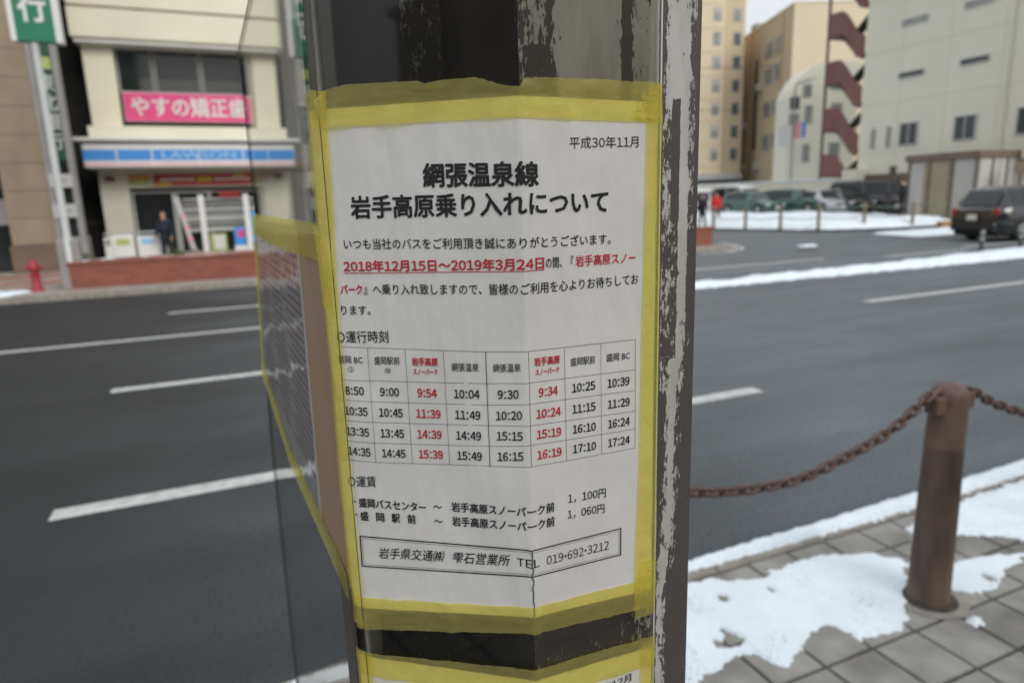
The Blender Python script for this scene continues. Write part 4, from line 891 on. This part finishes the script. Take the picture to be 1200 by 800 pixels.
def peel_grid(name, xs, zs, fn, pos):
    b = MB(); b.grid([[pos(x, z) for x in xs] for z in zs]); o = b.build(name, 'peel', post, org=ORG)
    at = o.data.attributes.new('peel', 'FLOAT', 'POINT'); at.data.foreach_set('value', [fn(x, z) for z in zs for x in xs]); return o
CX0, CX1, CY0, CY1 = .1500, .2655, .3315, .4570
xs = [i*1.1 for i in range(106)]; zs = [1.20+i*.0022 for i in range(290)]
zlow = [Z0+(1.20-Z0)*i/60 for i in range(61)]; zhi = [zs[-1]+(Z1-zs[-1])*i/60 for i in range(61)]
for zz in (zlow, zs, zhi): peel_grid('front_face', xs, zz, peel_front if zz is zs else (lambda u, z: -.05+.2*noise.noise(Vector((u*.03, 0, z*4)))), lambda u, z: (CX0+u*.001, CY0, z))
def peel_left(u, z):  # u mm depth from front
    return -.30 if u > 3 else -.06
def peel_zs(lo, hi, n): return [lo+(hi-lo)*i/n for i in range(n+1)]
peel_grid('left_face', [0, 1.5, 3, 4, 20, 60, 110, 125.5], peel_zs(Z0, Z1, 120), peel_left, lambda u, z: (CX0, CY1-(125.5-u)*.001, z))
peel_grid('right_face', [0, 3, 60, 125.5], peel_zs(Z0, Z1, 60), lambda u, z: -.05, lambda u, z: (CX1, CY0+u*.001, z))
peel_grid('rear_face', [0, 60, 115.5], peel_zs(Z0, Z1, 60), lambda u, z: -.05, lambda u, z: (CX1-u*.001, CY1, z))
wb(CX0, CX1, CY0, CY1, Z1, Z1+.02).build('column_cap', 'brown_mid', post, org=ORG)
wb(CX0-.06, CX1+.06, CY0-.06, CY1+.06, .10, .135).build('base_plate', 'brown_mid', post, org=ORG)
# recess: back panel, inner strip, bar
def peel_back(u, z):
    v = -.19
    if 40 < u < 66: v = -.075+.05*noise.noise(Vector((u*.08, z*22, 0)))-interp(z, [(1.60, .1), (1.66, .04), (1.74, 0)])
    if u < 5: v = -.02
    return v
peel_grid('back_panel', [i*1.34 for i in range(51)], peel_zs(Z0, Z1, 400), peel_back, lambda u, z: (.083+u*.001, .4560, z))
DK = mat('brown_paint', (.070, .060, .056), .5, .1, 40)
wb(.0722, .0812, .424, .462, Z0, Z1).build('inner_strip', DK, post, org=ORG)
wb(.060, .1499, .4585, .462, Z0, Z1).build('back_plate', 'brown_dark', post, org=ORG)
bar = wb(.0592, .0702, .4022, .436, Z0, Z1).build('frame_bar', 'alu', post, org=ORG, bevel=.0012)
wb(.0702, .0722, .430, .437, Z0, Z1).build('frame_groove', 'dark', post, org=ORG)
wb(.0515, .0538, .4060, .452, 1.05, 1.374).build('clamp_plate', DK, post, org=ORG)
# clear cover bent round the corner
def PF(s, out=0):
    """point on the front cover profile: s metres from the corner (+ right, - left)"""
    uL = (Lp-F).normalized(); nR = Vector((0, -1)); nL = Vector((-.6203, -.7844))
    if s >= 0: p = F+Vector((s, 0)); n = nR
    else:
        d = -s; l1 = (Lp-F).length; l2 = (W1-Lp).length; l3 = (W2-W1).length
        if d <= l1: p = F+uL*d; n = nL
        elif d <= l1+l2: p = Lp+(W1-Lp)*((d-l1)/l2); n = Vector((-.707, -.707))
        elif d <= l1+l2+l3: p = W1+(W2-W1)*((d-l1-l2)/l3); n = Vector((-.92, -.39))
        else: p = W2+(W3-W2).normalized()*(d-l1-l2-l3); n = Vector((-1, -.06))
    if abs(s) < .003: a = (s+.003)/.006; n = (nL*(1-a)+nR*a).normalized(); out = out*1.02
    if -(l_:=(Lp-F).length)-.002 < s < -l_+.002: a = (s+l_+.002)/.004; n = (Vector((-.707, -.707))*(1-a)+nL*a).normalized()
    return p+n*out
cov = []
ss = [-.1091, -.06, -.02, -.003, -.0015, 0, .0015, .003, .04, .0872]
rows = [[(*PF(s, -.0001), z) for s in ss] for z in (1.10, 1.90)]
MB().grid(rows).build('cover_sheet', 'film', post, org=ORG)
wb(.1475+.0872, .1475+.0880, .3270, .3290, 1.10, 1.90).build('cover_edge', 'film_edge', post, org=ORG)
q = PF(-.1095, -.0002)
wb(q.x-.0004, q.x+.0004, q.y-.0006, q.y+.0010, 1.10, 1.90).build('cover_edge', 'glass_edge', post, org=ORG)
eb = MB(); eb.grid([[(PF(s_, .0030).x, PF(s_, .0030).y, z) for s_ in (-.1132, -.1126)] for z in (1.10, 1.90)]); eb.build('cover_edge', 'glass_edge', post, org=ORG)
# clear side sheet, with corner cut at the top far end
kx = math.tan(R(1.3))
TW = [(.9, .0145), (1.1, .0135), (1.33, .0115), (1.6, 0), (1.8, -.0015)]   # the sheet is slightly twisted
def interp_(x, pts):
    if x <= pts[0][0]: return pts[0][1]
    for (a, b_), (c, d) in zip(pts[:-1], pts[1:]):
        if x <= c: return b_+(d-b_)*(x-a)/(c-a)
    return pts[-1][1]
def SX(y, z): return .055-kx*(y-.4)-interp_(z, TW)*(y-.4)/.53
def farY(z): return interp_(z, [(.15, .932), (1.60, .920), (1.79, .928)])
rowsA = []
zz = [.15+(1.79-.15)*i/60 for i in range(61)]
for z in zz+[1.8108]:
    ye = farY(z) if z < 1.80 else .944
    zt = lambda y: z if z < 1.80 else interp_(y, [(.4, 1.816), (.7226, 1.8122), (.944, 1.8108)])
    rowsA.append([(SX(y, z), y, zt(y)) for y in [.4045+(ye-.4045)*j/14 for j in range(15)]])
MB().grid([r[::-1] for r in rowsA]).build('side_sheet', 'glass_side', post, smooth=True, org=ORG)
edge = MB(); lp = [r[-1] for r in rowsA]+rowsA[-1][::-1]
edge.grid([[(x-.0004, y, z) for x, y, z in lp], [(x+.0042, y, z) for x, y, z in lp]])
edge.build('sheet_rim', 'glass_edge', post, org=ORG)
# ------------------------------------------------------------------ posters
def wr(s, z):   # gentle creases of the paper
    v = .00040*noise.noise(Vector((s*70, z*14, 2)))+.00026*noise.noise(Vector((s*190, z*30, 7)))+.0005*noise.noise(Vector((s*22, z*22, 5)))
    top = max(0, (z-1.640)/.03)
    v += .0008*min(max(0, (z-1.630)/.04), 1.2)*noise.noise(Vector((s*75, z*16, 9)))
    if z < 1.46: v += .0007*math.exp(-((s-.0006)/.0028)**2)*min(1, (1.46-z)/.05)*(1+.9*noise.noise(Vector((0, z*120, 4))))
    return max(v, -.0005)
def surf(s, z, out): p = PF(s, out+wr(s, z)); return (p.x, p.y, z)
def crinkle(s, z, out): return out+(.0014*max(0, noise.noise(Vector((s*85, z*40, 3))))+.0006*abs(noise.noise(Vector((s*30, z*150, 8)))) if out > .0016 else 0)
def band(s_list, zlo, zhi, nz, out, m, name, parent, org, jag=0, seed=0, jag_lo=0, close=True):
    rows = []
    for s in s_list:
        a = zlo(s)+jag_lo*noise.fractal(Vector((s*260, seed, 0)), 1, 2, 4); b_ = zhi(s)+jag*noise.fractal(Vector((s*260, seed+3, 0)), 1, 2, 4)
        rows.append([surf(s, a+(b_-a)*j/nz, crinkle(s, a+(b_-a)*j/nz, out)) for j in range(nz+1)])
    b = MB(); b.grid(list(zip(*rows))); return b.build(name, m, parent, smooth=True, org=org)
def frange(a, b_, st_): n = max(2, int(round((b_-a)/st_))); return [a+(b_-a)*i/n for i in range(n+1)]
def lin(*pts): return lambda s: interp(s, list(pts))
SW = -.1155          # where white meets tape at the left wrap
ORA = (.1475, .3275, 1.35)
pA = thing('timetable_poster', 'large white bus timetable notice with yellow tape border on the column', 'poster', ORA)
paper_top = lin((-.125, 1.6728), (-.02, 1.6724), (.0865, 1.6713)); paper_bot = lin((-.125, 1.3640), (-.109, 1.3650), (0, 1.3745), (.0865, 1.3690))
band(frange(-.126, .0845, .0014), paper_bot, paper_top, 130, .0010, 'paper', 'paper', pA, ORA)
# right edge of paper slightly shaded by tape is handled by the tape itself
T_IN = lin((-.13, 1.6628), (-.0435, 1.6623), (.0769, 1.6604), (.09, 1.6600)); T_OUT = lin((-.1165, 1.6835), (-.112, 1.6818), (-.095, 1.6845), (-.0529, 1.6832), (-.050, 1.6815), (-.040, 1.6828), (-.022, 1.6826), (-.008, 1.6780), (.0003, 1.6764), (.0025, 1.6800), (.0035, 1.6812), (.04, 1.6818), (.0864, 1.6815))
band(frange(-.1195, .0872, .0011), T_IN, T_OUT, 14, .0018, 'tape', 'tape', pA, ORA, jag=.0006, seed=1)
T_IN2 = lin((-.109, 1.3730), (-.03, 1.3790), (0, 1.3818), (.0716, 1.3785), (.087, 1.3782)); T_OUT2 = lin((-.1185, 1.349), (-.1091, 1.3505), (-.001, 1.3635), (.0836, 1.3575), (.087, 1.3572))
band(frange(-.1195, .0872, .0011), T_OUT2, T_IN2, 14, .0018, 'tape', 'tape', pA, ORA, jag_lo=.0006, seed=2)
# vertical strips
def vband(s0, s1, zs_, out, name, parent, org, m='tape', jag=.0006, seed=0):
    rows = []
    for z in zs_:
        a = s0(z); b_ = s1(z)+jag*noise.fractal(Vector((z*120, seed, 0)), 1, 2, 3)
        rows.append([surf(a+(b_-a)*i/10, z, crinkle(a+(b_-a)*i/10, z, out)) for i in range(11)])
    return MB().grid(rows).build(name, m, parent, smooth=True, org=org)
vband(lin((1.378, .0712), (1.482, .0742), (1.658, .0772)), lambda z: .0868, frange(1.352, 1.6795, .0022), .0021, 'tape', pA, ORA, seed=5, jag=.0002)
vband(lambda z: interp(z, [(1.37, -.1125), (1.454, -.1128), (1.54, -.1118), (1.66, -.1085)]), lambda z: -.127-.003*noise.noise(Vector((z*30, 0, 0))), frange(1.352, 1.682, .0022), .0021, 'tape', pA, ORA, seed=8)
# pointed loose end of the tape at the top left
b = MB(); p0 = surf(-.113, 1.690, .0024); p1 = surf(-.113, 1.655, .0024)
b.grid([[(.0616, .3945, 1.6825), (.0590, .3950, 1.6805), (.0552, .3960, 1.6775)], [(.0616, .3943, 1.6760), (.0584, .3938, 1.6750), (.0547, .3946, 1.6762)], [(.0612, .3950, 1.6640), (.0590, .3945, 1.6660), (.0568, .3952, 1.6690)], [(.0604, .3958, 1.652), (.0588, .3958, 1.650), (.0578, .396, 1.650)]])
b.build('tape_flap', 'tape', pA, smooth=True, org=ORA)
# crumpled corner overlap, right top and right bottom
for (sa, sb_, za, zb, nmv) in ((.068, .0866, 1.662, 1.676, 1), (.070, .0866, 1.366, 1.392, 2)):
    rows = []
    for z in frange(za, zb, .0012):
        rows.append([surf(s, z+.001*noise.noise(Vector((s*200, z*200, nmv))), .0027+.0008*abs(noise.noise(Vector((s*260, z*200, 3))))) for s in frange(sa+(.006*(z-za)/(zb-za)), sb_, .0012)])
    n_ = min(len(r) for r in rows); MB().grid([r[:n_] for r in rows]).build('tape_overlap', 'tape', pA, smooth=False, org=ORA)

# printing
def plot(flat, faces, m, name, parent, org, out=.0014):
    """lay flat (s, z) outlines on the bent paper, cutting at the folds"""
    bm = bmesh.new(); vs = [bm.verts.new((q_[0], q_[2]*1e-3 if len(q_) > 2 else 0, q_[1])) for q_ in flat]
    for f in faces:
        try: bm.faces.new([vs[i] for i in f])
        except ValueError: pass
    for cut in (0.0, -.003, .003, -.1091, -.1166):
        bmesh.ops.bisect_plane(bm, geom=bm.verts[:]+bm.edges[:]+bm.faces[:], plane_co=(cut, 0, 0), plane_no=(1, 0, 0), dist=1e-6)
    for v in bm.verts: v.co = Vector(surf(v.co.x, v.co.z, out+v.co.y*.02))-Vector(org)
    me = bpy.data.meshes.new(name); bm.to_mesh(me); bm.free(); me.materials.append(M[m]); o = bpy.data.objects.new(name, me); COL.objects.link(o); o.parent = parent; return o
def ptext(body, s0, z0, s1, z1, h, m='ink', bold=0, shear=0, parent=None, org=None, name='lettering'):
    v, f = glyph_mix(body, bold, shear) if any(c_.isdigit() and ord(c_) < 128 for c_ in body) else glyph(body, bold, 1, shear); xs_ = [p[0] for p in v]; ax, bx_ = min(xs_), max(xs_); cy = .38 if any(ord(c) > 0x2000 or c in '0123456789' for c in body) else .345
    fl = []
    for (x, y, li) in v: u = (x-ax)/(bx_-ax); s = s0+(s1-s0)*u; fl.append((s, z0+(z1-z0)*u+(y-cy)*h, li))
    return plot(fl, f, m, name, parent or pA, org or ORA)
def pline(pts, w, m='ink_line', name='rule', parent=None, org=None):
    fl = []; fs = []
    for (a, b_) in zip(pts[:-1], pts[1:]):
        d = (Vector(b_)-Vector(a)).normalized(); nn = Vector((-d.y, d.x))*w/2; i = len(fl); e = d*w*.3
        fl += [(a[0]-nn.x-e.x, a[1]-nn.y-e.y), (b_[0]-nn.x+e.x, b_[1]-nn.y+e.y), (b_[0]+nn.x+e.x, b_[1]+nn.y+e.y), (a[0]+nn.x-e.x, a[1]+nn.y-e.y)]; fs.append((i, i+1, i+2, i+3))
    return plot(fl, fs, m, name, parent or pA, org or ORA)
ptext('平成30年11月', .0286, 1.6492, .0720, 1.6500, .0067)
ptext('網張温泉線', -.0544, 1.6350, .0099, 1.6333, .0134, bold=.040)
ptext('岩手高原乗り入れについて', -.0991, 1.6192, .0524, 1.6180, .0132, bold=.034)
ptext('いつも当社のバスをご利用頂き誠にありがとうございます。', -.1052, 1.5988, .0540, 1.5973, .0064, bold=.010)
ptext('2018年12月15日～2019年3月24日', -.1064, 1.5861, .0119, 1.5866, .0070, 'ink_red', .030)
pline([(-.1064, 1.5822), (-.03, 1.5826), (.0119, 1.5828)], .0004, 'ink_red')
ptext('の間、『', .0129, 1.5864, .0300, 1.5862, .0066, bold=.010)
ptext('岩手高原スノー', .0312, 1.5862, .0707, 1.5858, .0066, 'ink_red', .022)
ptext('パーク', -.1095, 1.5727, -.0957, 1.5727, .0062, 'ink_red', .030)
ptext('』へ乗り入れ致しますので、皆様のご利用を心よりお待ちしてお', -.0950, 1.5728, .0726, 1.5733, .0066, bold=.010)
ptext('ります。', -.1104, 1.5605, -.0918, 1.5607, .0064, bold=.010)
ptext('○運行時刻', -.1150, 1.5443, -.0815, 1.5452, .0078, bold=.006)
ZR = [lin((-.11, 1.5384), (-.0215, 1.5377), (.002, 1.5385), (.0705, 1.5374)), lin((-.111, 1.5178), (-.0223, 1.5193), (.0015, 1.5205), (.0703, 1.5189)),
      lin((-.0957, 1.5052), (-.0228, 1.5066), (.0017, 1.5082), (.0704, 1.5061)), lin((-.0956, 1.4923), (-.0225, 1.4944), (.0016, 1.4954), (.0705, 1.4932)),
      lin((-.0956, 1.4792), (-.0228, 1.4819), (.0012, 1.4837), (.0706, 1.4817)), lin((-.0954, 1.4668), (-.0225, 1.4698), (.0014, 1.4707), (.0707, 1.4695))]
TX = [-.1195, -.0956, -.0717, -.0479, -.0229, .0014, .0236, .0474, .0712]
for zf in ZR: pline([(s, zf(s)) for s in [-.1185]+TX[1:]], .00022)
for i, s in enumerate(TX[1:]): pline([(s, ZR[0](s)), (s, ZR[5](s))], .0004 if i == 3 else .00022)
HD = [('盛岡 BC', '②'), ('盛岡駅前', '⑩'), ('岩手高原', 'スノーパーク'), ('網張温泉', ''), ('網張温泉', ''), ('岩手高原', 'スノーパーク'), ('盛岡駅前', ''), ('盛岡 BC', '')]
for i, (a, c) in enumerate(HD):
    sc_ = (TX[i]+TX[i+1])/2; zm = (ZR[0](sc_)+ZR[1](sc_))/2; red = 'ink_red' if i in (2, 5) else 'ink'; hw_ = .0092
    sl = (ZR[1](sc_+.005)-ZR[1](sc_-.005))/.01*hw_ if i else 0
    zu = zm+(.0026 if c else 0); b_ = .028 if red == 'ink_red' else .006
    ptext(a, sc_-hw_*.88, zu-sl, sc_+hw_*.88, zu+sl, .0052, red, b_)
    if c: ptext(c, sc_-(.0019 if len(c) == 1 else hw_*.82), zm-.0034-sl*.5, sc_+(.0019 if len(c) == 1 else hw_*.82), zm-.0034+sl*.5, .0040, red, b_ if len(c) > 1 else .0)
TT = [['8:50', '9:00', '9:54', '10:04', '9:30', '9:34', '10:25', '10:39'], ['10:35', '10:45', '11:39', '11:49', '10:20', '10:24', '11:15', '11:29'],
      ['13:35', '13:45', '14:39', '14:49', '15:15', '15:19', '16:10', '16:24'], ['14:35', '14:45', '15:39', '15:49', '16:15', '16:19', '17:10', '17:24']]
for r in range(4):
    for i, tx in enumerate(TT[r]):
        sc_ = (TX[i]+TX[i+1])/2+(.0012 if i == 0 else .0003); zm = (ZR[r+1](sc_)+ZR[r+2](sc_))/2; w_ = .0077 if len(tx) == 5 else .0061; sl = (ZR[r+1](sc_+.005)-ZR[r+1](sc_-.005))/.01*w_ if i else 0
        ptext(tx, sc_-w_, zm-sl, sc_+w_, zm+sl, .0068, 'ink_red' if i in (2, 5) else 'ink', .032 if i in (2, 5) else .026)
ptext('○運賃', -.1162, 1.4524, -.0968, 1.4541, .0078, bold=.006)
ptext('・', -.1128, 1.4394, -.1118, 1.4394, .007); ptext('盛岡バスセンター', -.1095, 1.4392, -.0647, 1.4397, .0066, bold=.026); ptext('～', -.0600, 1.4405, -.0545, 1.4410, .007, bold=.02)
ptext('岩手高原スノーパーク前', -.0484, 1.4418, .0151, 1.4433, .0066, bold=.026); ptext('1，100円', .0243, 1.4462, .0502, 1.4448, .0068, bold=.014)
ptext('・', -.1128, 1.4305, -.1118, 1.4305, .007)
for ch, s in zip('盛岡駅前', (-.1093, -.0985, -.0880, -.0775)): ptext(ch, s, 1.4302+(s+.11)*.03, s+.0056, 1.4303+(s+.11)*.03, .0066, bold=.026)
ptext('～', -.0600, 1.4312, -.0545, 1.4316, .007, bold=.02); ptext('岩手高原スノーパーク前', -.0484, 1.4325, .0151, 1.4341, .0066, bold=.026); ptext('1，060円', .0238, 1.4362, .0492, 1.4348, .0068, bold=.014)
bx1 = [(-.1108, 1.4159), (-.0008, 1.4187), (.0612, 1.4181)]; bx2 = [(-.1112, 1.3950), (-.0, 1.4017), (.0612, 1.4000)]
for dd, w_ in ((0, .00075), (-.0014, .0002)):
    loop = [(bx1[0][0]-dd, bx1[0][1]+dd), (bx1[1][0], bx1[1][1]+dd), (bx1[2][0]+dd, bx1[2][1]+dd), (bx2[2][0]+dd, bx2[2][1]-dd), (bx2[1][0], bx2[1][1]-dd), (bx2[0][0]-dd, bx2[0][1]-dd), (bx1[0][0]-dd, bx1[0][1]+dd)]
    pline(loop, w_, 'ink')
ptext('岩手県交通㈱', -.0991, 1.4058, -.0545, 1.4085, .0082, bold=.008, shear=.25); ptext('雫石営業所', -.0492, 1.4086, -.0125, 1.4105, .0082, bold=.008, shear=.25)
ptext('TEL', -.0087, 1.4102, .0045, 1.4100, .0078, bold=-.004); ptext('019-692-3212', .0093, 1.4098, .0525, 1.4092, .0078)
# split in the paper along the fold near the bottom
tr = [(.0004+.0011*noise.noise(Vector((z*260, 1, 0))), z) for z in frange(1.366, 1.418, .0016)]
pline(tr, .00055, 'ink_line', 'tear')

# lower poster, only its top is inside the picture
ORC = (.1475, .3275, 1.02)
pC = thing('lower_poster', 'second notice with yellow tape just below the timetable, mostly cut off', 'poster', ORC)
band(frange(-.126, .0855, .003), lambda s: 1.045, lin((-.11, 1.3290), (-.0008, 1.3306+.0), (.0874, 1.3270)), 60, .0010, 'paper', 'paper', pC, ORC)
band(frange(-.1195, .0872, .0011), lin((-.11, 1.3150), (0, 1.3170), (.087, 1.3135)), lin((-.1195, 1.3330), (-.1094, 1.3325), (-.0006, 1.3392), (.0873, 1.3355)), 14, .0018, 'tape', 'tape', pC, ORC, jag=.0006, seed=12)
band(frange(-.1195, .0872, .003), lambda s: 1.035, lambda s: 1.058, 6, .0018, 'tape', 'tape', pC, ORC, seed=13)
vband(lambda z: .0762, lambda z: .0868, frange(1.035, 1.333, .003), .0021, 'tape', pC, ORC, seed=15, jag=.0002); vband(lambda z: -.110, lambda z: -.127, frange(1.035, 1.333, .003), .0021, 'tape', pC, ORC, seed=16)
ptext('2018年12月', .0290, 1.3068, .0693, 1.3098, .0066, bold=.02, parent=pC, org=ORC)

# side poster on the clear side sheet
ORS = (.05, .42, 1.36)
pS = thing('side_poster', 'second notice on the side sheet in a shiny sleeve with olive tape edges', 'poster', ORS)
def sp(y, z, out): return (SX(y, z)-out, y, z)
def sarea(name, m, poly_fn, y0, y1, ny, nz, out, parent=pS, ripple=0):
    rows = []
    for j in range(nz+1):
        row = []
        for i in range(ny+1):
            y = y0+(y1-y0)*i/ny; a, b_ = poly_fn(y); z = a+(b_-a)*j/nz
            row.append(sp(y, z, out+ripple*noise.noise(Vector((y*9, z*45, 1)))))
        rows.append(row)
    return MB().grid([r[::-1] for r in rows]).build(name, m, parent, smooth=True, org=ORS)
outer_lo = lambda y: interp(y, [(.405, 1.362), (.46, 1.362), (.68, 1.3583), (.94, 1.398)]); outer_hi = lambda y: 1.6105+(y-.42)*.007
y_far = lambda z: interp(z, [(1.40, .935), (1.60, .925)])
sarea('board', 'beige', lambda y: (outer_lo(y)+.014, 1.603), .408, .517, 8, 10, .0008)
sarea('paper', 'paper', lambda y: (outer_lo(y)+.012, 1.600), .517, .918, 40, 24, .0008)
# faint printed rows
for k in range(26):
    z = 1.582-k*.0074
    if z < 1.40: continue
    for (ya, yb_) in ((.53, .655), (.665, .78), (.79, .90)): sarea('print_row', 'faint_ink' if k % 3 == 1 else 'faint_red', lambda y, z=z: (z, z+.0022), ya, yb_-.02*(k % 3), 2, 1, .0011)
sarea('sleeve', 'sleeve', lambda y: (outer_lo(y)+.006, 1.607), .517, .930, 60, 60, .0022, ripple=.0006)
def tj(y, s_): return .0016*noise.fractal(Vector((y*60, s_, 0)), 1, 2, 3)
sarea('tape', 'tape', lambda y: (1.5885-.003*math.sin((y-.42)*6)+tj(y, 1), outer_hi(y)+tj(y, 4)), .412, .955, 60, 4, .0030, ripple=.0012)
sarea('tape', 'tape', lambda y: (outer_lo(y)+tj(y, 7), outer_lo(y)+.020), .412, .945, 60, 4, .0030)
b = MB(); rows = []
for k in range(41):
    z = 1.392+(1.608-1.392)*k/40; y1 = y_far(z)+.006+.003*noise.noise(Vector((z*60, 0, 0))); rows.append([sp(y1, z, .0030), sp(y1-.028, z, .0030)])
b.grid(rows).build('tape', 'tape', pS, org=ORS)
b = MB(); b.grid([[(.0500, .4085, 1.612-.001), (.0545, .401, 1.600), (.0560, .398, 1.580)], [(.0510, .4085, 1.585), (.0543, .401, 1.582), (.0558, .398, 1.565)], [(.0520, .4085, 1.562), (.0543, .401, 1.560), (.0556, .399, 1.552)]]); b.build('tape_fold', 'tape', pS, smooth=True, org=ORS)
